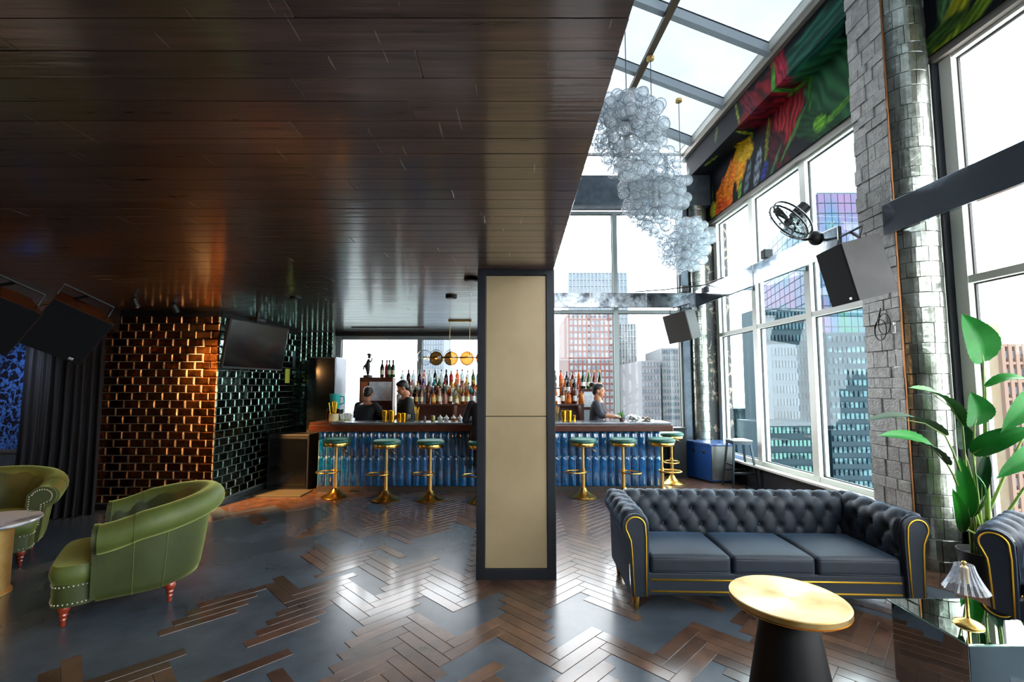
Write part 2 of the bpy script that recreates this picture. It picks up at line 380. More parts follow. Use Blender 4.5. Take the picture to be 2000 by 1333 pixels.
floor = struct(MB().box(-8, 4.9, -4, 8.75, -.12, 0).build('floor', M_conc))
def plank_mesh(w, l, t=.006, g=.0035):
    m = MB(); m.rbox(l/2, w/2, t/2-.003, l-g, w-g, t, .0015, 1); return m
PW, PL, NR = .09, .45, 5
pm = plank_mesh(PW, PL).mesh('floor_plank'); pm.materials.append(M_plank)
spots = []
for k in range(-60, 130):
    for m in range(-16, 16):
        for typ in (0, 1):
            u, v = (k*PW + m*2*PL, k*PW) if typ == 0 else (k*PW + m*2*PL, (k+1)*PW)
            cu, cv = (u+PL/2, v+PW/2) if typ == 0 else (u+PW/2, v+PL/2)
            X = (cu-cv)/sqrt(2)+.28; Y = (cu+cv)/sqrt(2)
            if not (-4.6 < X < 4.3 and 1.75 < Y < 8.5): continue
            if X > 4.15 - .056*Y or X < -3.9 and Y > 5.9: continue
            if -3.05 < X < 2.35 and Y > 7.25: continue
            if is_wood((X, Y)):
                ox = (u-v)/sqrt(2)+.28; oy = (u+v)/sqrt(2)
                spots.append((sqrt(X*X+Y*Y), X, Y, ox, oy, typ))
spots.sort()
Vv = [s for s in spots if abs(s[1])/max(s[2], .1) < 1.2 and s[2] > 2.2]
near = set(id(s) for s in Vv[:296])
far_mb = MB()
for s_ in spots:
    d, X, Y, ox, oy, typ = s_
    if id(s_) in near:
        o = bpy.data.objects.new('plank', pm); COL.objects.link(o); o.parent = floor
        if typ == 0: o.location = (ox, oy, 0); o.rotation_euler = (0, 0, pi/4)
        else: o.location = (ox+PW/sqrt(2), oy+PW/sqrt(2), 0); o.rotation_euler = (0, 0, 3*pi/4)
    else:
        if typ == 0: Mx = Matrix.Translation((ox, oy, 0)) @ Matrix.Rotation(pi/4, 4, 'Z')
        else: Mx = Matrix.Translation((ox+PW/sqrt(2), oy+PW/sqrt(2), 0)) @ Matrix.Rotation(3*pi/4, 4, 'Z')
        far_mb.rbox(PL/2, PW/2, 0, PL-.0035, PW-.0035, .006, .0015, 1, M=Mx)
M_plank_far = mat('brown_floor_plank_beyond', '#3b281e', .3, coat=.45, spec=.6, col2='#674a39', scale=8., amt=(.3, .7), bump=.05, bscale=22., rvar=.07)
tag(far_mb.build('planks_beyond', M_plank_far, floor), kind='stuff')

# ---- low ceiling of dark planks, one piece each near the camera
ceil = struct(MB().prism([(-8, -4), (edgeX(-4), -4), (edgeX(8.6), 8.6), (-8, 8.6)], H_C+.012, H_C+.32).build('ceiling', M_black))
CP = .1235
cpm = MB().rbox(.5, CP/2, .008, 1.0, CP-.0025, .016, .0015, 1).mesh('ceiling_plank'); cpm.materials.append(M_ceil)
beyond = MB(); cnt = 0
rc = random.Random(5)
for r in range(-2, 62):
    y0 = .95+r*CP
    if y0 > 8.45: break
    x1 = edgeX(y0+.06); x = x1; first = True
    while x > -7.9:
        L = rc.uniform(.5, 1.9) if first else rc.uniform(1.1, 2.3); first = False
        xa = max(x-L, -8.0)
        if x-xa < .15: break
        tilt = rc.uniform(-.006, .006); dz = rc.uniform(0, .0012)
        vis = y0 > 1.0 and xa < x1 and x > -1.2*y0-.4
        if vis and cnt < 296 and y0 < 6.2:
            o = bpy.data.objects.new('plank', cpm); COL.objects.link(o); o.parent = ceil
            o.location = (xa+.001, y0, H_C-dz); o.scale = (x-xa-.002, 1, 1); o.rotation_euler = (tilt, 0, 0); cnt += 1
        else:
            beyond.rbox(.5, CP/2, .008, 1.0, CP-.0025, .016, .0015, 1, M=Matrix.Translation((xa+.001, y0, H_C-dz)) @ Matrix.Rotation(tilt, 4, 'X') @ Matrix.Diagonal((x-xa-.002, 1, 1, 1)))
        x = xa
for yy in range(-30, 6): pass
beyond.box(-8, edgeX(-1), -4, .70, H_C, H_C+.016)
tag(beyond.build('planks_beyond', M_ceil, ceil), kind='stuff')
struct(MB().box(-5.6, -3.955, 6.10, 6.14, H_C-.075, H_C-.001).build('trim_1', M_black))
struct(MB().box(-3.968, -3.945, 6.14, 8.36, H_C-.075, H_C-.001).build('trim_14', M_black))
# face of the void above the low ceiling, up to the skylight
struct(MB().prism([(edgeX(-4)-.1, -4), (edgeX(-4), -4), (edgeX(8.6), 8.6), (edgeX(8.6)-.1, 8.6)], H_C+.32, 7.6).build('wall_upper', M_char))

# ---- pillar by the camera: navy frame and brass panel
pil = struct(empty('pillar', (.035, 3.92, 0)))
MB().box(-.325, .325, .02, .5, 0, H_C).build('core', M_char, pil)
for a, b in ((-.335, -.262), (.262, .335)): MB().rbox((a+b)/2, .02, H_C/2, b-a, .05, H_C, .004, 1).build('frame_post', M_char, pil)
MB().rbox(0, .02, .045, .53, .05, .09, .004, 1).build('frame_rail', M_char, pil)
MB().rbox(0, .02, H_C-.025, .53, .05, .05, .004, 1).build('frame_rail', M_char, pil)
M_panel = mat('aged_brass_sheet', '#8a7757', .5, metal=.15, col2='#9c8a6a', scale=1.6, amt=(.3, .7), bump=.05, bscale=40., detail=8.)
MB().rbox(0, .022, .09+.63, .522, .03, 1.256, .004, 1).build('panel', M_panel, pil)
MB().rbox(0, .022, 1.352+.612, .522, .03, 1.222, .004, 1).build('panel', M_panel, pil)

# ---- tiled walls, one mirror tile each
M_copper = mirror_tile('copper_mirror_tile', '#b0703c', '#4e2d18', .2)
M_emer = mirror_tile('green_mirror_tile', '#6f8a7e', '#27332e', .13)
TW, THt = .204, .1035
tw = struct(MB().box(-6.6, -3.975, 6.12, 6.3, 0, H_C).build('wall_tiled', M_grout))
tw2 = struct(MB().box(-4.15, -3.97, 6.12, 8.6, 0, H_C).build('wall_green', M_grout))
struct(MB().box(-5.5, -3.955, 6.075, 6.12, 0, .075).build('baseboard_tiled', M_black))
def tile_mesh(w, h, t, name, m, axis):
    b = MB(); g = .006; c = .014
    # raised field with a sloping bevel all round
    vs = [(g/2, 0, g/2), (w-g/2, 0, g/2), (w-g/2, 0, h-g/2), (g/2, 0, h-g/2), (c, -t, c), (w-c, -t, c), (w-c, -t, h-c), (c, -t, h-c)]
    fs = [(0, 1, 5, 4), (1, 2, 6, 5), (2, 3, 7, 6), (3, 0, 4, 7), (4, 5, 6, 7), (3, 2, 1, 0)]
    if axis == 'x': vs = [(-y, x, z) for x, y, z in vs]; fs = [tuple(reversed(f)) for f in fs]
    b.add(vs, fs); me = b.mesh(name); me.materials.append(m); return me
tm = tile_mesh(TW, THt, .009, 'mirror_tile', M_copper, 'y')
tmh = tile_mesh(TW/2, THt, .009, 'half_mirror_tile', M_copper, 'y')
rt = random.Random(3)
x0 = -3.955-TW*8
for r in range(24):
    z = .08+r*THt
    off = 0 if r % 2 == 0 else TW/2
    xs = [(x0+i*TW+off, tm) for i in range(8)]
    if off: xs = [(x, t) for x, t in xs if x+TW < -3.95]+[(-3.955-TW/2, tmh)]
    for x, me in xs:
        if x < -5.62 or z+THt > H_C+.02: continue
        o = bpy.data.objects.new('tile', me); COL.objects.link(o); o.parent = tw; o.location = (x, 6.119, z)
        o.rotation_euler = (rt.uniform(-.012, .012), 0, rt.uniform(-.012, .012))
gmh = tile_mesh(TW/2, THt, .009, 'green_half_tile', M_emer, 'x')
for r in range(1, 24, 2):
    o = bpy.data.objects.new('tile', gmh); COL.objects.link(o); o.parent = tw2; o.location = (-3.969, 6.13, .08+r*THt)
gm = tile_mesh(TW, THt, .009, 'green_mirror_tile', M_emer, 'x'); fm = MB(); n = 0
for i in range(-1, 13):
    for r in range(24):
        z = .08+r*THt; y = 6.13+i*TW+(TW/2 if r % 2 else 0)
        if y < 6.11 or y+TW > 8.5 or z+THt > H_C+.02: continue
        tl = (0, rt.uniform(-.02, .02), rt.uniform(-.02, .02))
        if n < 276:
            o = bpy.data.objects.new('tile', gm); COL.objects.link(o); o.parent = tw2; o.location = (-3.969, y, z); o.rotation_euler = tl; n += 1
        else:
            g = .003; c = .014; w, h, t = TW, THt, .009
            vs = [(0, g, g), (0, w-g, g), (0, w-g, h-g), (0, g, h-g), (t, c, c), (t, w-c, c), (t, w-c, h-c), (t, c, h-c)]
            fm.add(vs, [(4, 5, 1, 0), (5, 6, 2, 1), (6, 7, 3, 2), (7, 4, 0, 3), (7, 6, 5, 4)][::1], Matrix.Translation((-3.969, y, z)))
tag(fm.build('tiles_beyond', M_emer, tw2, fix=False), kind='stuff')
M_basem = mat('brushed_steel_base', '#9aa3a8', .3, metal=.9)
struct(MB().box(-3.968, -3.94, 6.15, 8.5, 0, .06).build('baseboard_green', M_basem))
# tiled return at the end of the green wall
rp_ = struct(MB().box(-3.97, -3.30, 8.36, 8.6, 0, H_C).build('wall_return', M_grout))
rm = tile_mesh(.0955, THt*.75, .009, 'return_tile', M_emer, 'y')
for r in range(26):
    for i in range(7):
        z = .6+r*THt*.75
        if z+.08 > H_C: continue
        o = bpy.data.objects.new('tile', rm); COL.objects.link(o); o.parent = rp_; o.location = (-3.97+i*.0957, 8.359, z); o.rotation_euler = (rt.uniform(-.03, .03), 0, rt.uniform(-.03, .03))

# ---- dark corner: soffit, wallpaper, wainscot
struct(MB().prism([(-4.52, 3.4), (-4.86, 5.44), (-5.3, 6.1), (-8, 6.1), (-8, 3.4)], 2.33, H_C-.001).build('trim_2', M_black))
M_damask = pattern_paper('blue_damask_wallpaper', '#0a1024', '#3c6fc4', 11., .29, .43, .28)
M_palm = pattern_paper('palm_print_wallpaper', '#14110f', '#a59177', 7., .22, .34, .42, stretch=(1, 1, .55))
pw = struct(MB().box(-8, -6.17, 5.9, 6.1, .80, 2.4).build('wall_damask', M_damask))
struct(MB().box(-8, -6.17, 5.88, 6.1, 0, .78).build('wall_wainscot', mat('slate_wainscot', '#3a4450', .5, col2='#434e5b')))
M_slate = mat('slate_moulding', '#4a5058', .45)
struct(MB().box(-8, -6.17, 5.865, 5.9, .77, .81).build('trim_3', M_slate))
struct(MB().box(-6.2, -6.14, 5.86, 5.9, 0, 2.4).build('trim_4', M_slate))
struct(MB().box(-6.17, -5.5, 5.92, 6.12, 0, 2.45).build('wall_palm', M_palm))
struct(MB().box(-8.2, -8, -4, 8.6, 0, 3).build('wall_side', M_char))
struct(MB().box(-8, 4.7, -4.12, -4, 0, 2.85).build('wall_behind', M_char))
struct(MB().box(-8, -3.96, 8.6, 8.7, 0, 3).build('wall_end', M_char))

# ---- back window wall
def frame_grid(name, M, xs, zs, y0, y1, bw, glassm, fm=M_frame, skip=(), parent_label=None, glass_y=None):
    """posts at xs, rails at zs in a local frame; everything a child of the named window"""
    root = struct(empty(name)); root.matrix_world = M
    zmin, zmax = zs[0], zs[-1]
    for i, x in enumerate(xs):
        MB().rbox(x, (y0+y1)/2, (zmin+zmax)/2, bw, y1-y0, zmax-zmin, .004, 1).build('mullion', fm, root)
    for i in range(len(xs)-1):
        for j, z in enumerate(zs):
            w = xs[i+1]-xs[i]-bw
            zz = z+bw*.3 if j == 0 else (z-bw*.3 if j == len(zs)-1 else z)
            MB().rbox((xs[i]+xs[i+1])/2, (y0+y1)/2, zz, w, (y1-y0)*.92, bw*.6, .003, 1).build('rail', fm, root)
        for j in range(len(zs)-1):
            a, b = zs[j], zs[j+1]; gy = glass_y if glass_y is not None else (y0+y1)/2
            if (i, j) in skip: continue
            # dark gasket, then the pane
            x0_, x1_ = xs[i]+bw/2, xs[i+1]-bw/2
            zb, zt = a+bw*(.6 if j == 0 else .3), b-bw*(.6 if j == len(zs)-2 else .3)
            g = MB()
            for bx in ((x0_, x0_+.012, zb, zt), (x1_-.012, x1_, zb, zt), (x0_, x1_, zb, zb+.012), (x0_, x1_, zt-.012, zt)):
                g.box(bx[0], bx[1], gy-.012, gy+.012, bx[2], bx[3])
            gk = g.build('gasket', M_black, root)
            MB().box(x0_+.002, x1_-.002, gy-.004, gy+.004, zb+.002, zt-.002).build('pane', glassm, root)
    return root
T0 = Matrix.Identity(4); M_greyf = mat('grey_aluminium', '#8c9290', .4, metal=.3)
struct(MB().box(-8, .3, -4.12, -4, 0, H_C+.3).build('wall_behind_low', M_char))
frame_grid('added_light_window', Matrix.Identity(4), [.3, 1.4, 2.5, 3.6, 4.6], [2.9, 4.9, 7.2], -4.1, -4.0, .09, M_glass)  # unseen glazing added behind the camera to brighten the room
frame_grid('window_1', T0, [-3.25, -1.73, -.2, .30], [.8, 2.56], 8.50, 8.60, .09, M_glass, M_greyf)
frame_grid('window_2', T0, [.42, 1.96, 3.20], [.8, 3.02, 4.97], 8.50, 8.60, .09, M_glass, M_greyf)
struct(MB().box(-3.3, 3.28, 8.5, 8.62, 0, .78).build('wall_back', M_char))
struct(MB().box(-3.3, .42, 8.56, 8.62, 2.58, 2.9).build('wall_back_header', M_char))
struct(MB().box(-3.3, .40, 8.44, 8.56, 2.56, H_C-.001).build('trim_5', M_black))
struct(MB().box(.38, 3.8, 8.32, 8.6, 5.02, 5.6).build('trim_6', M_steelg))   # steel beam over the tall window
struct(MB().box(.30, .42, 8.45, 8.62, 2.9, 7.3).build('trim_7', M_steelg))
frame_grid('window_3', T0, [.44, 1.2, 2.1, 3.0, 3.8], [5.62, 6.15], 8.52, 8.6, .06, M_glass)
# corner pilasters
struct(MB().rbox(3.26, 8.5, 2.51, .13, .12, 5.02, .01, 1).build('corner_post', M_steelg))
struct(MB().box(3.33, 3.80, 8.52, 8.68, 0, 5.02).build('wall_corner', mat('bronze_panel', '#4b4740', .35, metal=.4, col2='#6a655a', scale=3.)))

# ---- window wall (own frame: x = n, y = s)
def W_window(name, ss, zs, n0, n1, bw, g):
    # local x runs along the wall, so turn the grid: local x -> s, local y -> n
    Mx = WM @ Matrix(((0, 1, 0, 0), (1, 0, 0, 0), (0, 0, 1, 0), (0, 0, 0, 1)))
    # keep right-handed: use rotation by 90 degrees, x' = s, y' = -n
    Mr = WM @ Matrix.Rotation(pi/2, 4, 'Z')
    return frame_grid(name, Mr, ss, zs, -n1, -n0, bw, g)
W_window('window_4', [4.58, 5.78, 7.0, 8.16], [.38, 2.56, 4.72], 4.28, 4.42, .115, M_glassT)
W_window('window_5', [-3.0, -1.7, -.5, .7, 1.9, 3.05, 3.82], [.38, 2.56, 4.72], 4.28, 4.42, .115, M_glass)
def Wbox(name, n0, n1, s0, s1, z0, z1, m, kind=True):
    o = MB().box(n0, n1, s0, s1, z0, z1, M=WM).build(name, m)
    return struct(o) if kind else o
Wbox('wall_under_windows', 4.25, 4.55, -4.2, 8.3, 0, .36, mat('midnight_blue_paint', '#161b24', .5, col2='#1d2430'))
Wbox('trim_8', 4.16, 4.34, -4.2, 8.22, .355, .385, M_frame)      # white sill
Wbox('wall_between', 4.22, 4.55, 3.88, 4.52, 0, 4.72, M_char)
Wbox('trim_9', 4.19, 4.215, 3.90, 4.02, .38, 4.68, M_frame)
Wbox('trim_10', 4.195, 4.222, 4.04, 4.36, .38, 3.0, M_palm)       # palm paper strip
Wbox('wall_far_corner', 4.1, 4.55, 8.22, 8.6, 0, 4.72, M_palm)
Wbox('trim_11', 4.22, 4.30, -4.2, 8.25, 4.68, 4.75, mat('taupe_trim', '#6d675f', .5))

# painted flower frieze: recessed wall, soffit and beam carry one flat painting
def paint(s, v):
    f = lambda x, y, k: noise.noise(Vector((x, y, k)))
    base = Vector((.007, .009, .013))*(1+.5*f(s*2, v*2, 1))
    col = base.copy()
    # (cs, cv, len, wid, angle deg, colour a, colour b, streak)
    for (cs, cv, a, b, ang, ca, cb, st, rag) in PETALS:
        t = radians(ang); ds, dv = s-cs, v-cv
        x = (ds*cos(t)+dv*sin(t))/a; y = (-ds*sin(t)+dv*cos(t))/b
        y += .25*f(x*2.3+cs, y*1.5, 7)*rag
        r = x*x+y*y
        r += rag*.35*f(x*4+cs*3, y*4, 3)
        if r < 1:
            k = .5+.5*sin(y*st+3*f(x*3, y*3, 5)+x*2)
            c = Vector(ca)*(k)+Vector(cb)*(1-k)
            e = min(1, (1-r)*3)
            sh = .55+.6*max(0, .5+.8*f(x*2.5, y*3.5, cs))
            col = col*(1-e)+c*sh*e
    return col
C = srgb
PETALS = [
 (4.95, .50, .95, .55, 62, C('#1d5233'), C('#377a4f'), 22, .8), (5.4, .22, .6, .2, 35, C('#245c34'), C('#173a24'), 18, .8),
 (4.9, 1.3, .7, .26, 0, C('#174036'), C('#276a55'), 14, .7),
 (6.0, 1.0, .55, .62, 70, C('#8c1626'), C('#3f0914'), 16, 1.), (5.9, .62, .50, .30, 110, C('#c92b33'), C('#5c0f1c'), 20, 1.),
 (6.15, .30, .4, .22, 60, C('#561022'), C('#2a0713'), 10, 1.), (5.55, 1.5, .45, .16, 75, C('#c2304a'), C('#5b1223'), 14, 1.), (6.25, 1.38, .42, .13, 60, C('#7d2338'), C('#3b0f1c'), 12, 1.),
 (5.05, .16, .35, .05, -12, C('#6fae3a'), C('#3a7a26'), 6, .6), (5.3, .2, .12, .10, 10, C('#8fd13f'), C('#4c9b2b'), 8, .8),
 (5.66, 1.22, .05, .42, 0, C('#5aa83c'), C('#2c6a2a'), 5, .2), (5.6, .9, .22, .04, 5, C('#79c043'), C('#2f7a2e'), 5, .2), (5.42, .75, .04, .32, 8, C('#4f9c35'), C('#1f5a25'), 5, .2),
 (5.78, .33, .42, .035, -42, C('#5d9a42'), C('#2d5c2c'), 5, .2), (6.2, .12, .3, .03, -50, C('#55905a'), C('#2b4f38'), 5, .3),
 (6.35, .55, .05, .34, 12, C('#8a8f2a'), C('#3a4a1c'), 30, 1.), 
 (6.62, .25, .09, .33, 18, C('#8d9aa6'), C('#2f3a48'), 12, .8), (6.9, .2, .07, .3, 22, C('#6f8088'), C('#22303a'), 12, .8), (6.45, .12, .07, .16, 30, C('#2e3fa0'), C('#152050'), 12, .6),
 (7.15, .52, .24, .44, 24, C('#f2b21a'), C('#e07a10'), 34, 1.), (6.95, .72, .28, .2, 30, C('#f0c41f'), C('#b88a10'), 30, 1.),
 (7.6, .22, .34, .34, 20, C('#f08a1c'), C('#b8350f'), 36, 1.), (7.42, .42, .2, .36, 25, C('#f29a18'), C('#d2500f'), 36, 1.), (7.75, .06, .3, .16, 0, C('#e0601a'), C('#92240c'), 26, 1.),
 (7.28, .16, .07, .2, 10, C('#0e1216'), C('#141c1a'), 6, .4), (7.12, .14, .05, .2, 14, C('#7fae45'), C('#3e6b2a'), 8, .4),
 (8.02, .14, .12, .16, 10, C('#d8cc35'), C('#8d8a1e'), 18, .5), (8.02, .42, .02, .2, 0, C('#7a8a30'), C('#4a5a20'), 5, .2),
 (6.7, .98, .04, .2, 10, C('#a9b93c'), C('#5a6a22'), 12, .8), (6.55, 1.42, .03, .2, -12, C('#8fa03a'), C('#4b5a22'), 12, .8), (7.6, 1.1, .22, .03, 8, C('#9aa845'), C('#555f24'), 5, .4), (7.2, 1.45, .05, .14, 20, C('#5b6a42'), C('#2c3a28'), 10, .6),
 (3.55, .30, .75, .11, -62, C('#8fa62a'), C('#4b6a1a'), 10, .3), (3.35, .55, .9, .12, -50, C('#c2b72a'), C('#6d8a1e'), 12, .3), (3.2, .25, .6, .09, -35, C('#7c9a25'), C('#3a5a18'), 10, .3),
 (3.0, .6, .5, .16, -40, C('#e0c020'), C('#b08a14'), 20, .8), (3.6, .75, .6, .10, -75, C('#6f9a62'), C('#2d5a38'), 10, .3), (2.6, .4, .6, .3, -30, C('#d09a1c'), C('#7a6a14'), 20, .8),
 (3.75, .12, .25, .10, -10, C('#4a6a2a'), C('#24401c'), 10, .4)]
def mural(name, fn, s0, s1, v0, v1, flip):
    ds = .0225; nu = int((s1-s0)/ds)+1; nv = max(3, int((v1-v0)/.0225)+1)
    vs = []; cols = []; fs = []
    for i in range(nu+1):
        s = s0+(s1-s0)*i/nu
        for j in range(nv+1):
            v = v0+(v1-v0)*j/nv; vs.append(tuple(fn(s, v))); c = paint(s, v); cols += [c[0], c[1], c[2], 1.]
    for i in range(nu):
        for j in range(nv):
            a = i*(nv+1)+j; q = (a, a+nv+1, a+nv+2, a+1); fs.append(tuple(reversed(q)) if flip else q)
    me = bpy.data.meshes.new(name); me.from_pydata(vs, [], fs); at = me.color_attributes.new('paint', 'FLOAT_COLOR', 'POINT'); at.data.foreach_set('color', cols)
    return me
NM = NT('painted_mural'); va = NM.new('ShaderNodeVertexColor', layer_name='paint'); NM.link(va.outputs[0], NM.bsdf.inputs['Base Color']); NM.bsdf.inputs['Roughness'].default_value = .7; NM.bsdf.inputs['Specular IOR Level'].default_value = .1
mw = Wbox('wall_frieze', 4.2, 4.55, -4.2, 8.5, 4.75, 6.0, M_char)
put('painting', mural('painting', lambda s, v: wn(4.196, s, 4.75+v), 1.0, 8.45, 0, .87, True), NM.m, mw)
bm_ = Wbox('wall_frieze_beam', 3.87, 4.2, -4.2, 8.35, 5.62, 6.03, M_char)
put('painting', mural('painting', lambda s, v: wn(4.2-(v-.87), s, 5.616), 1.0, 8.35, .87, 1.20, True), NM.m, bm_)
put('painting', mural('painting', lambda s, v: wn(3.866, s, 5.62+v-1.20), 1.0, 8.35, 1.20, 1.61, True), NM.m, bm_)

# ---- skylight
Wbox('trim_12', 3.80, 4.2, -4.2, 8.5, 6.03, 6.17, mat('grey_brown_gutter', '#7f776c', .5))
SL = .36
def skz(n): return 6.20+SL*(3.86-n)
sk = struct(empty('skylight')); sk.matrix_world = WM
M_rafter = mat('grey_rafter', '#8f979d', .4, metal=.2)
def slab(n0, n1, s0, s1, dz0, dz1):
    vs = [(n, s, skz(n)+dz) for dz in (dz0, dz1) for s in (s0, s1) for n in (n0, n1)]
    m = MB(); m.add(vs, [(0, 2, 3, 1), (4, 5, 7, 6), (0, 1, 5, 4), (2, 6, 7, 3), (0, 4, 6, 2), (1, 3, 7, 5)]); return m
raf = [-3.5, -2.4, -1.25, -.1, 1.05, 2.2, 3.33, 4.48, 5.64, 6.82, 7.95]
M_sky = glass('frosted_skylight_glass', (.285, .315, .335), .5, .25, cloud=(1.1, (.31, .33, .345)))
for r in raf: slab(.35+.0, 3.84, r-.045, r+.045, -.13, .0).build('rafter', M_rafter, sk); 
for r in raf: slab(.35, 3.84, r-.048, r+.048, .0, .02).build('gasket', M_black, sk)
for i in range(len(raf)-1): slab(.35, 3.84, raf[i]+.048, raf[i+1]-.048, .0, .012).build('pane', M_sky, sk)
slab(.35, 3.84, 7.998, 8.5, 0, .012).build('pane', M_sky, sk)
slab(3.78, 3.86, -3.6, 8.5, -.10, .03).build('edge_rail', M_frame, sk)
slab(2.36, 2.44, -3.6, 8.5, -.20, -.135).build('purlin', mat('dark_bronze', '#5a4c3c', .35, metal=.7), sk)
slab(.3, .36, -3.6, 8.5, -.12, .03).build('edge_rail', M_frame, sk)
struct(MB().box(.2, 3.9, -4.1, -3.45, 5.9, 7.7).build('wall_near_gable', M_char))

# ---- stone pier and silver column by the windows
def stone_face(root, W_, Hh, z0, fn, seed, mesh_m):
    r = random.Random(seed); z = z0; k = 0
    while z < z0+Hh-.02:
        h = min(r.choice((.10, .13, .16)), z0+Hh-z); x = 0.
        while x < W_-.01:
            w = min(r.choice((.09, .13, .17, .2)), W_-x)
            if W_-x-w < .05: w = W_-x
            t = r.uniform(.008, .03)
            o = fn(x+.002, x+w-.002, z+.002, z+h-.002, t); o.parent = root; k += 1; x += w
        z += h
    return k
pier = struct(MB().box(3.60, 3.98, 4.17, 4.60, 0, 6.0).build('stone_pier', M_char))
def pf(a, b, z0, z1, t):
    return put('stone', MB().rbox(3.60-t/2, 4.60-(a+b)/2, (z0+z1)/2, t, b-a, z1-z0, .004, 1).mesh('stone'), M_stone)
print('stones', stone_face(pier, .43, 6.0, 0., pf, 2, None))
struct(MB().box(3.588, 3.60, 4.160, 4.17, 0, 6.0).build('trim_13', mat('copper_bead', '#8a5a34', .4, metal=.7)))
def silver_column(name, cx, cy, rad, a0, a1, z1, n_single=999):
    root = struct(MB().lathe([(rad, 0), (rad, z1)], 40, (cx, cy, 0)).build(name, M_char, smooth='auto'))
    r = random.Random(int(cx*100)); z = 0.; k = 0; rest = MB()
    while z < z1-.02:
        h = min(r.choice((.10, .14, .18)), z1-z); a = a0+r.uniform(-.1, 0)
        while a < a1:
            da = r.choice((.45, .6, .8)); t = r.uniform(.004, .01); m = MB(); st = 4; P = []
            for q in range(st+1):
                an = a+.01+(da-.02)*q/st
                P.append([(cx+rr*cos(an), cy+rr*sin(an), zz) for rr, zz in ((rad, z+.002), (rad+t-.002, z+.002), (rad+t, z+.005), (rad+t, z+h-.005), (rad+t-.002, z+h-.002), (rad, z+h-.002))])
            tgt = m if k < n_single else rest
            tgt.grid(P)
            for row in (P[0], P[-1]): tgt.add(row, [tuple(range(6)) if row is P[0] else tuple(reversed(range(6)))])
            if tgt is m: m.build('leaf_sheet', M_leaf, root)
            k += 1; a += da
        z += h
    if rest.f: tag(rest.build('leaf_sheets', M_leaf, root), kind='stuff')
    return k
print('sheets', silver_column('silver_column', 3.80, 4.24, .20, pi*.95, pi*2.05, 6.0, 280))
silver_column('silver_column', 3.50, 8.47, .15, pi*.95, pi*2.05, 5.02, 160)
# ---- polished band running round the windows (own frame for the window side)
bd = struct(empty('mirror_band'))
M_band2 = mat('painted_reflection_band', '#757c81', .16, metal=1., col2='#34383d', scale=5., amt=(.42, .62), bump=.3, bscale=4.)  # grey tint and dark blotches paint the reflected room into the mirror
for k in range(3): MB().rbox(.40+1.026*(k+.5), 8.22, 3.185, 1.02, .05, .27, .004, 1).build('band_panel', M_band2, bd)
def bandW(s0, s1, nm='band_panel'):
    return MB().rbox(3.82, (s0+s1)/2, 3.2, .05, s1-s0, .30, .004, 1, M=WM).build(nm, M_band, bd)
bandW(6.2, 8.02); bandW(4.62, 6.19); bandW(2.2, 4.06); bandW(-1.2, 2.19)
for s in (7.0, 5.78, 3.0, .7): MB().box(3.845, 4.29, s-.02, s+.02, 3.16, 3.24, M=WM).build('bracket', M_steelg, bd)
MB().box(1.94, 1.98, 8.245, 8.5, 3.14, 3.22).build('bracket', M_steelg, bd)

# ================================================================== THE BAR
bar = thing('bar_counter', 'long bar counter fronted with cobalt blue fluted tiles under a wood edge', 'bar', (0, 0, 0))
MB().box(-3.0, 2.30, 7.16, 7.44, 0, .93).build('body', M_char, bar)
MB().box(-3.0, 2.31, 7.11, 7.16, 0, .085).build('kick_plinth', mat('brown_plinth', '#3b332e', .5), bar)
def flute(w, h, arch):
    """convex glazed flute; arch=True has a round head"""
    m = MB(); n = 8; zs = [0, .012, h*.5] + ([h-w*.62, h-w*.42, h-w*.22, h-w*.08, h-.001] if arch else [h-.012, h]); P = []
    for z in zs:
        k = 1.
        if arch and z > h-w*.62:
            q = (z-(h-w*.62))/(w*.62); k = sqrt(max(.004, 1-q*q))
        e = .75 if (z < .005 or (not arch and z > h-.005)) else 1.
        P.append([((w/2)*k*-cos(pi*i/n)*.99, -.034*sin(pi*i/n)*e*(k**.5)-.002, z) for i in range(n+1)])
    m.grid(P); return m
NT_ = 44; tw_ = 5.31/NT_
fu = flute(tw_-.006, .395, False).mesh('fluted_tile'); fl_ = flute(tw_-.006, .455, True).mesh('arched_tile')
for me in (fu, fl_): me.materials.append(M_blue); me.shade_smooth()
for i in range(NT_):
    x = -3.0+tw_*(i+.5)
    for me, z in ((fu, .54), (fl_, .088)):
        o = bpy.data.objects.new('tile', me); COL.objects.link(o); o.parent = bar; o.location = (x, 7.156, z)
MB().box(-3.0, 2.31, 7.15, 7.158, .085, .935).build('grout_bed', mat('blue_white_grout', '#8fa6bd', .6), bar)
MB().rbox(-.32, 7.25, .975, 5.56, .50, .10, .012, 2).build('countertop_edge', M_woodbar, bar)
MB().rbox(-.16, 7.25, 1.043, 5.20, .46, .036, .008, 2).build('countertop', M_top, bar)
MB().rbox(-2.93, 7.25, 1.045, .32, .50, .04, .01, 2).build('wood_end', M_woodbar, bar)
ZB = 1.062

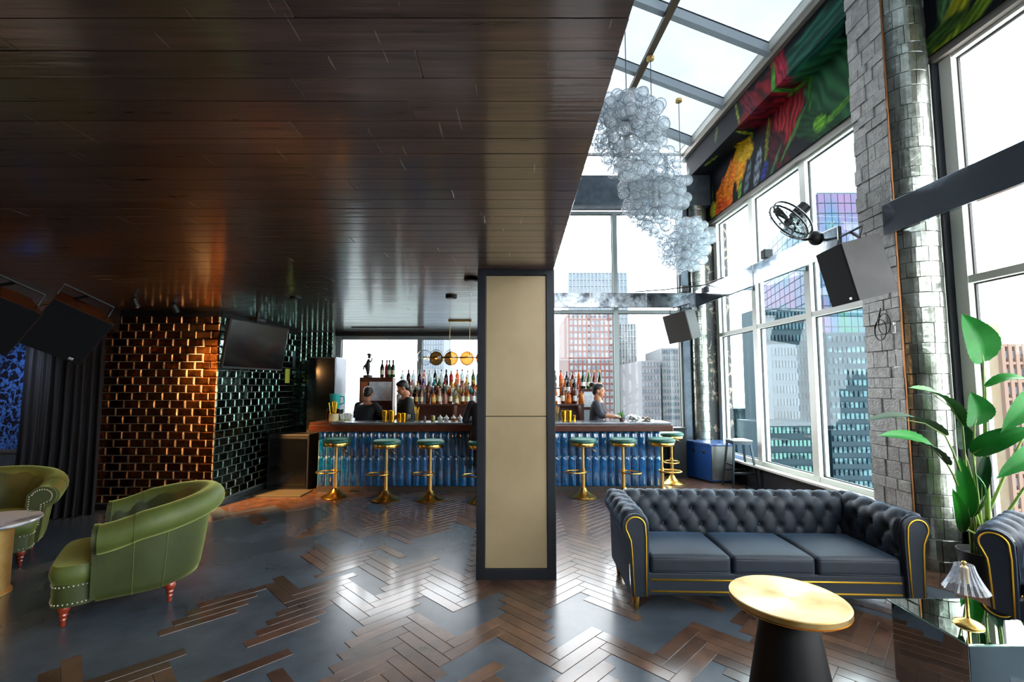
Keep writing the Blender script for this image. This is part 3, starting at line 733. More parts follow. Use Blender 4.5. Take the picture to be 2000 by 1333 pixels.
# ---- bar stools
def make_stool():
    t = thing('bar_stool', 'x', 'stool', (0, 0, 0), 0, 'green topped brass bar stools')
    M_seat = mat('teal_velvet_seat', '#114438', .5, sheen=.5, sheen_tint='#7fc6b0', col2='#185648', scale=9., kind='obj')
    MB().lathe([(.005, .845), (.12, .845), (.175, .84), (.198, .822), (.202, .80), (.195, .785)][::-1], 36).build('seat', M_seat, t, smooth=True)
    MB().lathe([(.17, .735), (.182, .735), (.185, .74), (.185, .782), (.182, .786), (.02, .787)], 36).build('seat_ring', M_brass, t, smooth='auto')
    MB().lathe([(.042, .055), (.028, .07), (.026, .4), (.026, .405), (.020, .41), (.020, .736)], 20).build('column', M_brassd, t, smooth='auto')
    MB().lathe([(.20, 0), (.203, .006), (.195, .014), (.13, .038), (.07, .080), (.040, .13)], 36).build('base', M_brass, t, smooth='auto')
    f = MB(); pts = [(.165*cos(a)-.11, .165*sin(a)*.75, .36) for a in [pi*.0+2*pi*k/24 for k in range(24)]]
    f.tube(pts, .011, 8, closed=True); f.tube([(-.02, 0, .36), (.06, 0, .36)], .011, 8); f.build('footrest', M_brass, t, smooth=True)
    MB().tube([(.03, -.02, .72), (.10, -.10, .70), (.15, -.14, .66)], .005, 6).build('lever', M_brass, t, smooth=True)
    return t
stool = make_stool()
SP = [(-2.585, 6.80, .3, 'green topped brass bar stool nearest the tiled wall'),
      (-1.80, 6.62, .05, 'green topped brass bar stool second from the tiled wall'),
      (-1.17, 6.62, -.1, 'green topped brass bar stool just before the hidden seated person'),
      (1.045, 6.80, .2, 'green topped brass bar stool first beyond the brass pillar'),
      (1.64, 6.82, 2.4, 'green topped brass bar stool with its footrest turned sideways, behind the navy sofa'),
      (2.22, 6.85, 2.9, 'green topped brass bar stool in front of the end of the bar'),
      (2.68, 7.75, 1.2, 'green topped brass bar stool round the end of the bar, farthest one'),
      (-.43, 6.52, .0, 'bar stool behind the brass pillar under the seated person in black')]
for i, (x, y, a, l) in enumerate(SP):
    o = stool if i == 0 else copy_tree(stool)
    o.location = (x, y, .006); o.rotation_euler = (0, 0, a); o['label'] = l

# ---- back bar and its tiers
bb = thing('back_bar', 'stepped wooden back bar holding the bottles before the windows', 'shelving', (0, 0, 0))
M_shelf = mat('brown_shelf_wood', '#5b3020', .4, col2='#3c1f14', scale=6., stretch=(1, 9, 9))
M_pale = mat('pale_worktop', '#9da2a6', .35)
MB().box(-2.9, 1.62, 8.04, 8.44, 0, .86).build('cabinet', M_shelf, bb)
MB().rbox(-.64, 8.22, .88, 4.6, .46, .035, .006, 1).build('worktop', M_pale, bb)
SH = [(-2.02, -.02, 'a'), (.40, 1.24, 'b')]
TIER = [(1.315, 7.98, 8.14), (1.455, 8.14, 8.28), (1.60, 8.28, 8.42)]
for x0_, x1_, _ in SH:
    for z, y0, y1 in TIER:
        MB().rbox((x0_+x1_)/2, (y0+y1)/2, z-.02, x1_-x0_, y1-y0, .03, .004, 1).build('shelf', M_shelf, bb)
    for x in (x0_+.02, (x0_+x1_)/2, x1_-.02): MB().box(x-.015, x+.015, 8.0, 8.42, .897, 1.28).build('support', M_shelf, bb)

for x0_, x1_, _ in SH: MB().box(x0_, x1_, 8.425, 8.44, .898, 1.28).build('back_panel', M_shelf, bb)
def bottle_meshes():
    P = {}
    P['tall'] = ([(.033, 0), (.037, .004), (.037, .19), (.034, .21), (.016, .245), (.0135, .26), (.0135, .30)], .035, .30, .05, .15)
    P['wine'] = ([(.034, 0), (.038, .004), (.038, .17), (.033, .20), (.018, .235), (.0145, .25), (.0145, .315)], .037, .315, .05, .13)
    P['squat'] = ([(.042, 0), (.047, .005), (.047, .13), (.043, .155), (.02, .18), (.016, .19), (.016, .225)], .045, .225, .03, .11)
    P['square'] = ([(.04, 0), (.043, .005), (.042, .16), (.038, .175), (.016, .19), (.014, .2), (.014, .245)], .041, .245, .04, .13)
    P['champagne'] = ([(.036, 0), (.042, .005), (.042, .13), (.036, .18), (.02, .235), (.0155, .26), (.015, .33)], .041, .33, .05, .12)
    P['cone'] = ([(.04, 0), (.044, .006), (.034, .12), (.02, .22), (.014, .27), (.014, .31)], .04, .31, .03, .09)
    return P
BP = bottle_meshes()
def bmat(key, col, body=.55):
    nm = 'bottle_'+key
    if nm in MATS: return MATS[nm]
    N = NT(nm); N.bsdf.inputs['Base Color'].default_value = (*srgb(col), 1); N.bsdf.inputs['Roughness'].default_value = .06
    N.bsdf.inputs['Coat Weight'].default_value = .4
    tl = N.new('ShaderNodeBsdfTranslucent'); tl.inputs['Color'].default_value = (*[min(1, c*1.0) for c in srgb(col)], 1)
    tp = N.new('ShaderNodeBsdfTransparent'); tp.inputs['Color'].default_value = (*[min(1, .15+c*1.2) for c in srgb(col)], 1)
    m1 = N.new('ShaderNodeMixShader'); m1.inputs[0].default_value = .22; N.link(N.bsdf.outputs[0], m1.inputs[1]); N.link(tl.outputs[0], m1.inputs[2])
    m2 = N.new('ShaderNodeMixShader'); m2.inputs[0].default_value = .12; N.link(m1.outputs[0], m2.inputs[1]); N.link(tp.outputs[0], m2.inputs[2])
    N.link(m2.outputs[0], N.out.inputs['Surface']); MATS[nm] = N.m; return N.m
BC = {'amber': '#c9701c', 'dark amber': '#6e2c10', 'green': '#3b5f2c', 'dark green': '#173a22', 'clear': '#c3d0d2', 'blue': '#34587f', 'pale gold': '#d9ac4c', 'red': '#a3231d',
      'teal': '#2f8a8f', 'purple': '#4a2f86', 'black': '#15151a', 'orange': '#e0642a', 'rose': '#c98e7c'}
LC = {'cream': '#e3d8b8', 'white': '#e8e8e6', 'black': '#1a1a1c', 'yellow': '#d8b43a', 'red': '#a8281f', 'no': None, 'orange': '#dd7a22', 'gold': '#caa24a'}
_bc = {}
def bottle(x, y, z, shape, col, lab, label, group, cap='#1a1716', sc=1., rz=0.):
    key = (shape, col, lab, cap)
    if key not in _bc:
        prof, lr, h, l0, l1 = BP[shape]; n = 4 if shape == 'square' else 14
        prof = [(r*(1.3 if n == 4 and r > .03 else 1), q) for r, q in prof]
        a = MB().lathe(prof, n if n > 4 else 8).mesh('bottle'); a.materials.append(bmat(col.replace(' ', '_'), BC[col])); a.shade_smooth()
        c = MB().lathe([(.0155, h-.045 if shape in ('wine', 'champagne') else h-.02), (.0175, h-.015), (.0165, h+.004), (.004, h+.005)], 10).mesh('cap'); c.materials.append(mat('cap_'+cap, cap, .35)); c.shade_smooth()
        l = None
        if LC[lab]:
            k = 1.3 if n == 4 else 1.; lr2 = prof[2][0]+.0012
            if shape == 'cone': rr = lambda q: .0455-(q)*.083
            else: rr = lambda q: lr2
            l = MB().lathe([(rr(l0), l0), (rr(l1), l1)], n if n > 4 else 8, cap=False).mesh('label'); l.materials.append(mat('label_'+lab, LC[lab], .6)); l.shade_smooth()
        _bc[key] = (a, c, l)
    a, c, l = _bc[key]
    o = bpy.data.objects.new('bottle', a); COL.objects.link(o); o.location = (x, y, z); o.scale = (sc, sc, sc); o.rotation_euler = (0, 0, rz); tag(o, label, 'bottle', group)
    for nm, me in (('cap', c), ('paper_label', l)):
        if me: q = bpy.data.objects.new(nm, me); COL.objects.link(q); q.parent = o
    return o
ORD = ['first', 'second', 'third', 'fourth', 'fifth', 'sixth', 'seventh', 'eighth', 'ninth', 'tenth', 'eleventh', 'twelfth', 'thirteenth', 'fourteenth', 'fifteenth', 'sixteenth',
       'seventeenth', 'eighteenth', 'nineteenth', 'twentieth', 'twenty-first', 'twenty-second', 'twenty-third', 'twenty-fourth', 'twenty-fifth']
rb = random.Random(21)
rows = [ # tier, x positions from the pillar outwards, palettes
 (0, ['square/pale gold/gold', 'tall/green/cream', 'squat/dark amber/cream', 'tall/dark amber/cream', 'tall/red/white', 'squat/clear/white', 'tall/teal/white', 'square/amber/cream', 'tall/pale gold/cream', 'squat/clear/cream', 'tall/amber/white', 'tall/dark green/cream', 'tall/dark amber/white', 'tall/blue/white', 'square/clear/no', 'tall/blue/no', 'tall/dark green/no', 'tall/clear/white', 'squat/dark amber/orange', 'tall/clear/white']),
 (1, ['squat/rose/cream', 'tall/dark amber/cream', 'wine/dark green/white', 'squat/amber/white', 'tall/amber/cream', 'square/amber/white', 'squat/dark amber/cream', 'tall/pale gold/cream', 'square/rose/white', 'tall/amber/cream', 'squat/pale gold/red', 'tall/red/cream', 'tall/green/white', 'tall/teal/no', 'squat/dark green/white', 'tall/purple/no', 'square/amber/white', 'tall/rose/white', 'squat/amber/white', 'tall/clear/white']),
 (2, ['tall/clear/no', 'tall/green/white', 'tall/clear/white', 'cone/orange/no', 'tall/black/white', 'tall/clear/no', 'wine/green/yellow', 'tall/clear/no', 'tall/clear/white', 'tall/amber/no', 'tall/red/no', 'wine/black/no', 'tall/clear/no', 'tall/dark green/no', 'tall/clear/no', 'tall/rose/no', 'tall/black/no', 'tall/clear/no', 'tall/black/no', 'tall/clear/white'])]
TN = ['lowest', 'middle', 'top']
for ti, specs in rows:
    z, y0, y1 = TIER[ti]; n = len(specs); y = (y0+y1)/2
    for i, sp in enumerate(specs):
        sh, co, la = sp.split('/'); x = -.12-i*(1.88/(n-1))+rb.uniform(-.012, .012)
        bottle(x, y1-.057+rb.uniform(-.006, .006), z-.004, sh, co, la, f"{co} glass bottle, {ORD[i]} from the brass pillar on the long {TN[ti]} bottle tier", 'bottles on the long back bar tiers', cap=rb.choice(['#1a1716', '#8a2018', '#c9b27a', '#e0e0dc', '#20402a']), sc=rb.uniform(1.02, 1.12), rz=rb.uniform(0, 1.5))
for ti in (0, 1):      # a second file standing between and before the first
    z, y0, y1 = TIER[ti]
    for i in range(19):
        sh = rb.choice(['tall', 'squat', 'square', 'tall']); co = rb.choice(['amber', 'dark amber', 'pale gold', 'amber', 'clear', 'rose', 'dark amber']); la = rb.choice(['cream', 'white', 'cream', 'gold', 'no'])
        bottle(-.16-i*(1.82/18)+rb.uniform(-.008, .008), y0+.028, z-.004, sh, co, la, f"{co} {sh} bottle, {ORD[i]} from the pillar in the front file of the {TN[ti]} tier", 'bottles in the front files of the long tiers', cap=rb.choice(['#1a1716', '#8a2018', '#c9b27a']), sc=rb.uniform(.78, .95), rz=rb.uniform(0, 1.5))
    # a second file of bottles standing half behind on the two lower tiers
rows2 = [(0, ['tall/amber/white', 'tall/dark amber/cream', 'squat/orange/orange', 'tall/dark amber/white', 'square/amber/no', 'square/amber/no', 'tall/dark amber/no']),
         (1, ['wine/dark amber/white', 'squat/amber/orange', 'tall/black/white', 'tall/black/white', 'tall/orange/no', 'tall/amber/white', 'tall/amber/no']),
         (2, ['wine/dark green/white', 'tall/orange/orange', 'tall/black/white', 'tall/dark amber/white', 'tall/amber/no'])]
for ti, specs in rows2:
    z, y0, y1 = TIER[ti]
    for i, sp in enumerate(specs):
        sh, co, la = sp.split('/'); x = .50+i*.112+rb.uniform(-.01, .01)
        bottle(x+(.22 if False else .28), (y0+y1)/2, z-.004, sh, co, la, f"{co} glass bottle, {ORD[i]} from the brass pillar on the short {TN[ti]} amber tier", 'amber bottles on the short back bar tiers', sc=rb.uniform(.93, 1.05), rz=rb.uniform(0, 1.5)) if x+.28 < 1.25 else bottle(x-.10+.0, (y0+y1)/2+.03, z-.004, sh, co, la, f"{co} glass bottle at the pillar end, {ORD[i]} on the short {TN[ti]} amber tier", 'amber bottles on the short back bar tiers', sc=rb.uniform(.93, 1.05))
# picture-framed cabinet that carries the champagne
cb = thing('display_case', 'white fronted case of stacked glasses under the champagne bottles', 'cabinet', (1.42, 8.2, .897))
MB().rbox(0, 0, .33, .36, .3, .66, .006, 1).build('case_body', M_shelf, cb)
for z in (.17, .49): MB().rbox(0, -.152, z, .31, .01, .27, .003, 1).build('glazed_front', mat('pale_glazing', '#bcc4cc', .15, col2='#dfe3e6', scale=22.), cb)
MB().box(-.18, .18, -.17, .15, .66, .675).build('case_top', M_woodbar, cb)
for i, (c, l) in enumerate((('dark green', 'white'), ('green', 'cream'), ('dark amber', 'red'), ('dark green', 'orange'))):
    bottle(1.27+i*.10, 8.16, 1.573, 'champagne', c, l, f"{c} champagne bottle with {l} label, {ORD[i]} of four on the glass case", 'champagne bottles on the glass case', cap=['#2a2a2a', '#c9b27a', '#c0a060', '#d98a1e'][i])
# ---- objects on the back bar by the bartenders
fc = thing('display_cabinet', 'brown and white framed cabinet behind the bartender with lowered head', 'cabinet', (-2.44, 8.30, .8985))
MB().rbox(0, 0, .44, .60, .22, .88, .008, 1).build('cabinet_body', M_shelf, fc)
MB().rbox(.08, -.114, .63, .40, .012, .34, .003, 1).build('pale_front', mat('pale_print', '#eef1f4', .3, col2='#c4ccd6', scale=14.), fc)
MB().rbox(-.21, -.114, .63, .12, .012, .34, .003, 1).build('copper_front', mat('copper_panel', '#a5643f', .3, metal=.4), fc)
tl = thing('till', 'till with rows of coloured keys behind the lowered-head bartender', 'till', (-2.50, 8.09, .8985))
MB().rbox(0, 0, .19, .40, .16, .38, .01, 2).build('till_body', M_black, tl)
MB().rbox(0, -.084, .28, .36, .01, .18, .003, 1).build('screen', mat('dark_screen', '#1a2440', .2), tl)
for r in range(3):
    for c in range(7):
        MB().rbox(-.153+c*.051, -.092, .335-r*.05, .04, .006, .036, .002, 1).build('key', mat(['key_red', 'key_blue', 'key_pale'][(r+c) % 3], ['#c23a3a', '#3a59b8', '#c4c8d4'][(r+c) % 3], .4), tl)
st = thing('statuette', 'small black figurine standing on top of the framed cabinet', 'figurine', (-2.62, 8.28, 1.7795)); st.scale = (1.2, 1.2, 1.15)
MB().lathe([(.07, 0), (.07, .03), (.05, .04)], 16).build('plinth', M_black, st, smooth='auto')
m = MB(); m.tube([(0, 0, .04), (.0, 0, .10), (-.01, 0, .17), (.0, 0, .24), (.012, 0, .29)], [.018, .03, .045, .03, .02], 10)
m.tube([(-.01, 0, .22), (-.06, -.01, .17), (-.07, 0, .12)], [.018, .014, .01], 8); m.tube([(.0, 0, .23), (.05, 0, .26), (.06, 0, .31)], [.016, .012, .01], 8)
m.sph((.015, 0, .325), (.025, .025, .03), 10, 8); m.tube([(-.02, 0, .36), (.01, 0, .365), (.05, 0, .35)], [.01, .022, .008], 8); m.build('figure_body', M_black, st, smooth=True)
for i, (dx, c, l) in enumerate(((0, 'black', 'cream'), (.075, 'red', 'red'), (.13, 'green', 'cream'), (.20, 'dark green', 'cream'))):
    bottle(-2.36+dx, 8.27+(.03 if i == 1 else 0), 1.7795, 'wine', c, l, f"{c} wine bottle, {ORD[i]} of four on the framed cabinet beside the figurine", 'wine bottles on the framed cabinet')
fr = thing('glass_door_fridge', 'tall dark glass-fronted fridge at the tiled end of the bar', 'fridge', (-3.20, 7.92, 0))
MB().rbox(0, 0, 1.055, .46, .5, 2.11, .01, 2).build('fridge_body', mat('grey_fridge', '#68727c', .35, metal=.3), fr)
dr = MB().rbox(0, -.262, 1.1, .45, .025, 1.98, .006, 1).build('door', mat('dark_fridge_glass', '#14181a', .08, col2='#1f2624', scale=6., coat=.5), fr)
MB().tube([(.19, -.30, .9), (.19, -.30, 1.3)], .01, 8).build('handle', M_steelg, dr, smooth=True)
fb = thing('foliage_clump', 'dark trailing leaves lying on top of the fridge', 'plant', (-3.1, 7.9, 2.112))
m = MB(); rf = random.Random(4)
for i in range(26):
    a = rf.uniform(0, 6.28); q = Vector((rf.uniform(-.14, .14), rf.uniform(-.1, .1), rf.uniform(0.0, .07))); d = Vector((cos(a), sin(a), .3))*.06; w = Vector((-sin(a), cos(a), .2))*.015
    m.add([q, q+d*.5+w, q+d, q+d*.5-w], [(0, 1, 2, 3)])
m.build('leaves', mat('dark_leaf', '#12180f', .5), fb)
dk = thing('service_cabinet', 'black cabinet filling the gap between green tiled wall and bar', 'cabinet', (-3.50, 7.42, 0))
MB().rbox(0, 0, .43, .64, .4, .86, .01, 1).build('carcass', M_black, dk)
MB().rbox(0, -.205, .43, .58, .012, .74, .004, 1).build('door', M_blackgloss, dk)
mt = MB().rbox(-3.48, 6.98, .012, .80, .42, .024, .006, 1).build('floor_mat', mat('olive_rubber', '#4b473a', .5)); tag(mt, 'olive brown floor mat between green tiled wall and bar', 'mat')
# jug, cups and small things along the counter
def cup(name, x, y, z, prof, m, label, cat, group=None, n=20):
    o = MB().lathe(prof, n, (0, 0, 0)).build(name, m, None, smooth='auto', loc=(x, y, z)); tag(o, label, cat, group); return o
tj = thing('jug', 'turquoise plastic jug on the wooden end of the bar', 'jug', (-2.86, 7.40, 1.066))
M_teal = mat('turquoise_plastic', '#27a9a3', .35)
MB().lathe([(.065, 0), (.072, .01), (.085, .22), (.088, .24), (.08, .24), (.07, .02), (.004, .015)], 24, cap=False).build('jug_body', M_teal, tj, smooth='auto')
MB().tube([(.08, 0, .2), (.14, 0, .2), (.15, 0, .1), (.078, 0, .07)], .011, 8).build('handle', M_teal, tj, smooth=True)
tj.location.z = ZB+.19
stnd = thing('napkin_stand', 'dark upturned crate holding up the turquoise jug', 'stand', (-2.86, 7.40, ZB+.004)); MB().rbox(0, 0, .093, .22, .16, .186, .01, 1).build('crate_body', M_char, stnd); MB().box(-.09, .09, -.083, -.08, .03, .15).build('front_panel', M_blackgloss, stnd)
M_yel = mat('gold_cup', '#dba21e', .22, metal=.85)
tumb = [(.032, 0), (.036, .004), (.042, .15), (.040, .15), (.034, .01), (.003, .008)]
shk = [(.03, 0), (.034, .004), (.043, .17), (.043, .175), (.04, .175), (.03, .01), (.003, .008)]
px = lambda p, y=7.2: (p-1000)/889*y
for i, p in enumerate((757, 770)):
    cup('mixing_tin', px(p, 7.25), 7.16+.0*i, ZB, [(r*1.15, z*1.0) for r, z in shk], M_yel, f'tall gold mixing tin, {ORD[i]} of the pair before the bending bartender', 'cup', 'gold tins on the bar')
for i, p in enumerate((784, 792)):
    cup('gold_tumbler', px(p, 7.25), 7.2, ZB, [(r*.8, z*.75) for r, z in shk], M_yel, f'short gold tumbler, {ORD[i]} of the pair beside the glass beaker', 'cup', 'gold tins on the bar')
for i, p in enumerate((1100, 1110)):
    cup('mixing_tin', px(p, 7.2)+.002, 7.16, ZB, [(r*.95, z*1.0) for r, z in shk], M_yel, f'gold mixing tin, {ORD[i]} from the pillar on the far stretch of bar', 'cup', 'gold tins on the bar')
cup('jigger', px(1121), 7.2, ZB, [(.022, 0), (.012, .05), (.022, .10), (.020, .10), (.01, .05), (.003, .048)], M_yel, 'small gold jigger beside the mixing tins past the pillar', 'jigger')
M_cglass = glass('drinking_glass', (.86, .9, .9), 1., rimcol=(.45, .5, .5))
cup('beaker', px(801, 7.25), 7.22, ZB, [(.04, 0), (.045, .004), (.047, .12), (.044, .12), (.042, .01), (.003, .008)], M_cglass, 'clear glass beaker beside the short gold tumblers', 'glass')
cup('beaker', px(1090, 7.2)+.02, 7.3, ZB, [(.04, 0), (.045, .004), (.047, .14), (.044, .14), (.042, .01), (.003, .008)], M_cglass, 'clear glass beaker against the pillar on the far stretch of bar', 'glass')
# tin of tools
for (p, lab, cc) in ((815, 'glass of gold bar spoons and stirrers on the long stretch of bar', 1), (1083, 'glass of wooden stirrers right against the brass pillar', 0)):
    t = thing('stirrer_glass', lab, 'glass', (px(p, 7.2)+(.0 if cc else .03), 7.22, ZB))
    MB().lathe([(.03, 0), (.036, .004), (.04, .13), (.037, .13), (.033, .01), (.003, .008)], 16).build('glass_body', M_cglass, t, smooth='auto')
    for k in range(7):
        a = k*.9; MB().tube([(.01*cos(a), .01*sin(a), .01), (.04*cos(a), .03*sin(a), .23+.02*sin(k*3))], .0035, 6).build('stirrer', M_yel if cc else mat('pale_wood', '#c79a55', .5), t)
gb = thing('tool_caddy', 'caddy packed with gold straws at the wooden end of the bar', 'caddy', (px(655, 7.25)+.02, 7.2, 1.066))
MB().lathe([(.05, 0), (.055, .005), (.058, .09), (.054, .09), (.05, .01), (.003, .008)], 18).build('caddy_body', mat('cream_pot', '#c8b98c', .5), gb, smooth='auto')
gb.scale = (1.35, 1.35, 1.35); rg = random.Random(9)
for k in range(14):
    a = rg.uniform(0, 6.28); d = rg.uniform(.005, .035); MB().tube([(d*cos(a), d*sin(a), .015), (d*1.9*cos(a), d*1.6*sin(a), rg.uniform(.17, .25))], .006, 6).build('straw', M_yel, gb)
nb = thing('garnish_tray', 'white tray of folded napkins and lime slices by the straw caddy', 'tray', (px(680, 7.25), 7.22, 1.066))
MB().rbox(0, 0, .008, .22, .14, .016, .005, 1).build('tray_base', M_white, nb)
for k in range(5): MB().rbox(-.06+k*.03, .02, .075, .02, .08, .12, .004, 1, M=Matrix.Rotation(.12*(k-2), 4, 'Y')).build('napkin', M_white, nb)
for k in range(3): MB().lathe([(.018, 0), (.02, .004), (.018, .008)], 10, (0, 0, 0), M=Matrix.Translation((-.05+k*.05, -.045, .02)) @ Matrix.Rotation(.6, 4, 'X')).build('lime_slice', mat('lime', '#a9bb3a', .4), nb)
cup('salt_shaker', px(831), 7.2, ZB, [(.018, 0), (.02, .003), (.018, .07), (.012, .085), (.004, .09)], M_steelg, 'small steel shaker beside the stirrer glass', 'shaker')
cup('olive_jar', px(846), 7.25, ZB, [(.03, 0), (.034, .004), (.034, .07), (.03, .08), (.03, .09), (.004, .092)], mat('olive_jar', '#7c7c2a', .2, coat=.5), 'jar of green olives along the bar', 'jar')
for i, p in enumerate((858, 870, 884, 897)):
    t = thing('garnish_bowl', f'white lidded garnish bowl, {ORD[i]} along the bar towards the pillar', 'bowl', (px(p), 7.36, ZB), 0, 'garnish bowls on the bar')
    MB().lathe([(.02, 0), (.03, .004), (.045, .04), (.043, .041), (.028, .008), (.003, .006)], 18).build('bowl_body', mat('garnish_orange', '#d0731e', .3) if i == 2 else M_white, t, smooth='auto')
    MB().lathe([(.046, .042), (.042, .05), (.02, .07), (.007, .085), (.009, .095), (.003, .10)], 18).build('lid', M_white, t, smooth='auto')
def herb(x, y, z, h, r, label, seed, potm):
    t = thing('potted_herb', label, 'plant', (x, y, z)); rr = random.Random(seed)
    MB().lathe([(r*.7, 0), (r*.8, .004), (r, r*1.5), (r*.94, r*1.5), (r*.75, .01), (.003, .009)], 16).build('pot', potm, t, smooth='auto')
    m = MB()
    for k in range(120):
        a = rr.uniform(0, 6.28); el = rr.uniform(.1, 1.4); d = Vector((cos(a)*cos(el), sin(a)*cos(el), sin(el))); b = Vector((0, 0, r*1.5))+d*rr.uniform(.2, .8)*h*.75
        l = rr.uniform(.02, .035); w = Vector((-sin(a), cos(a), rr.uniform(-.3, .3)))*l*.35
        m.add([b, b+d*l*.5+w, b+d*l, b+d*l*.5-w], [(0, 1, 2, 3)])
    m.tube([(0, 0, .02), (0, 0, r*1.5+h*.4)], .004, 6); m.build('leaves', mat('mint_leaf', '#4d7a33', .5, col2='#7da24c', scale=30.), t); return t
herb(px(913), 7.25, ZB, .10, .045, 'mint bunch in a glass tumbler on the bar beside the pillar', 1, M_cglass)
herb(px(1212, 7.3), 7.30, ZB, .13, .035, 'green herb pot by the hands of the woman bartender', 2, mat('brown_pot', '#4a3328', .4))
cup('blue_bottle', px(1217, 7.35), 7.42, ZB, [(.025, 0), (.028, .004), (.028, .1), (.012, .13), (.012, .17), (.004, .172)], bmat('blue', BC['blue']), 'small cobalt bottle beyond the green herb pot', 'bottle')
nt = thing('napkin_pile', 'heap of crumpled white napkins beside the herb pot', 'napkins', (px(1240, 7.3), 7.36, ZB)); rr = random.Random(6)
for k in range(7):
    P = [[(rr.uniform(-.006, .006)-.07+.14*i/5, -.05+.1*j/4, .02+.012*k+.014*sin(i*1.9+k)+.012*cos(j*2.3+k*2)) for j in range(5)] for i in range(6)]
    MB().grid(P, M=Matrix.Translation((rr.uniform(-.05, .05), rr.uniform(-.02, .02), -.008)) @ Matrix.Rotation(rr.uniform(0, 3), 4, 'Z')).build('napkin', M_white, nt, smooth=True)
rp2 = thing('fruit_plate', 'plate of dark red fruit near the far end of the bar', 'plate', (px(1262, 7.3), 7.35, ZB))
MB().lathe([(.05, 0), (.09, .008), (.12, .018), (.118, .02), (.05, .006)], 28).build('plate_body', M_white, rp2, smooth='auto')
for k in range(9): MB().sph((.055*cos(k*.9)*(.4+.6*(k % 2)), .05*sin(k*.9), .03+.02*(k % 3 == 0)), (.022, .022, .02), 10, 7).build('fruit', mat('dark_red_fruit', '#6b2218', .35, col2='#3a4a1c', scale=20.), rp2, smooth=True)

# ---- wall of shelving things above: linear pendant over the bar
pd = thing('globe_pendant', 'linear brass pendant of clear and amber glass globes over the bar', 'ceiling lamp', (-.80, 6.95, H_C))
MB().rbox(0, 0, -.012, .36, .05, .024, .004, 1).build('canopy', M_brassd, pd)
ZG = 2.055-H_C
for x in (-.155, .15): MB().tube([(x, 0, -.02), (x, 0, ZG+.03)], .004, 6).build('rod', M_brassd, pd)
for dy in (-.03, .03): MB().tube([(-.56, dy, ZG), (.52, dy, ZG+.0)], .009, 8).build('crossbar', M_brassd, pd, smooth=True)
M_amber = glass('amber_globe_glass', (.42, .27, .11), 1., rimcol=(.24, .12, .035)); M_clr = glass('clear_globe_glass', (.93, .95, .97), 1., rpos=(.6, .96), rimcol=(.08, .09, .11))
M_warm = mat('warm_bulb', '#ffd9a0', .4, emit=('#ffb45a', 3.))
for i, x in enumerate((-.53, -.36, -.13, .11, .35)):
    g = MB().sph((x, 0, ZG+(.0 if i else 0)), .125 if i else .12, 24, 16).build('globe', M_clr, pd, smooth=True)
    if i: MB().sph((x, 0, ZG-.013), .108, 24, 16).build('inner_globe', M_amber, g, smooth=True)
    MB().sph((x, 0, ZG-.01), .02, 12, 8).build('bulb', M_warm, g, smooth=True)

# ---- ceiling fittings
def downlight(x, y, label, r=.06, glow=None):
    t = thing('downlight', label, 'ceiling lamp', (x, y, H_C), 0, 'small black downlights in the plank ceiling')
    MB().lathe([(r, -.022), (r*1.08, -.018), (r*1.08, .004)], 24).build('housing', M_black, t, smooth='auto')
    MB().lathe([(r*.7, -.025), (r*.4, -.026)], 20).build('lens', mat('warm_lens', '#ffdca8', .4, emit=('#ffb060', glow)) if glow else mat('dim_lens', '#55504a', .3), t)
    return t
downlight(-.39, 4.25, 'black ceiling fitting right beside the brass pillar top'); downlight(-.69, 5.10, 'black ceiling fitting on the line of the globe pendant')
downlight(-2.48, 5.16, 'black ceiling fitting out in the open near the television')
downlight(-.35, 6.6, 'black ceiling fitting deep over the bar beside the pillar')
def vent(x0, x1, y, lab):
    t = thing('slot_vent', lab, 'vent', ((x0+x1)/2, y, H_C)); w = x1-x0
    MB().rbox(0, 0, -.006, w, .045, .012, .002, 1).build('vent_frame', mat('grey_slot', '#4a443e', .4), t); MB().rbox(0, 0, -.013, w-.03, .018, .004, .001, 1).build('slot', M_black, t)
vent(-2.75, -1.5, 7.75, 'long thin slot vent in the ceiling above the bartenders')

# ---- television
tv = thing('television', 'flat black television hung from the ceiling before the green tiled wall', 'television', (-3.42, 6.12, 2.14))
ax = Vector((.205, 1.05, .0)).normalized(); up = Vector((.10, 0, .64)).normalized(); nrm = ax.cross(up).normalized(); up = nrm.cross(ax)
tv.matrix_world = Matrix((( ax.x, -nrm.x, up.x, -3.425), (ax.y, -nrm.y, up.y, 6.12), (ax.z, -nrm.z, up.z, 2.145), (0, 0, 0, 1)))
MB().rbox(0, .02, 0, 1.08, .045, .63, .008, 2).build('casing', M_black, tv)
MB().rbox(0, -.004, .008, 1.05, .006, .59, .002, 1).build('screen', M_blackgloss, tv)
mm_ = empty('ceiling_mount', (0, 0, 0)); mm_.parent = tv
MB().tube([(0, .06, .05), (0, .10, .50)], .025, 10).build('mount_pole', M_black, mm_); MB().rbox(0, .06, .0, .3, .04, .25, .005, 1).build('mount_plate', M_black, mm_)
MB().rbox(0, .085, .36, .16, .14, .05, .01, 1).build('mount_clamp', M_black, mm_)

for y_, z_, w_, h_, c_, l_ in ((8.02, 1.80, .16, .25, '#b9c23a', 'small lime yellow sheet fixed to the green tiled wall beyond the television'), (8.24, 2.10, .10, .28, '#5f6b74', 'narrow grey sheet fixed high on the green tiled wall near the fridge')):
    tag(MB().rbox(0, 0, 0, .006, w_, h_, .002, 1).build('wall_sheet', mat('sheet_'+c_, c_, .6), None, loc=(-3.953, y_, z_)), l_, 'sign')
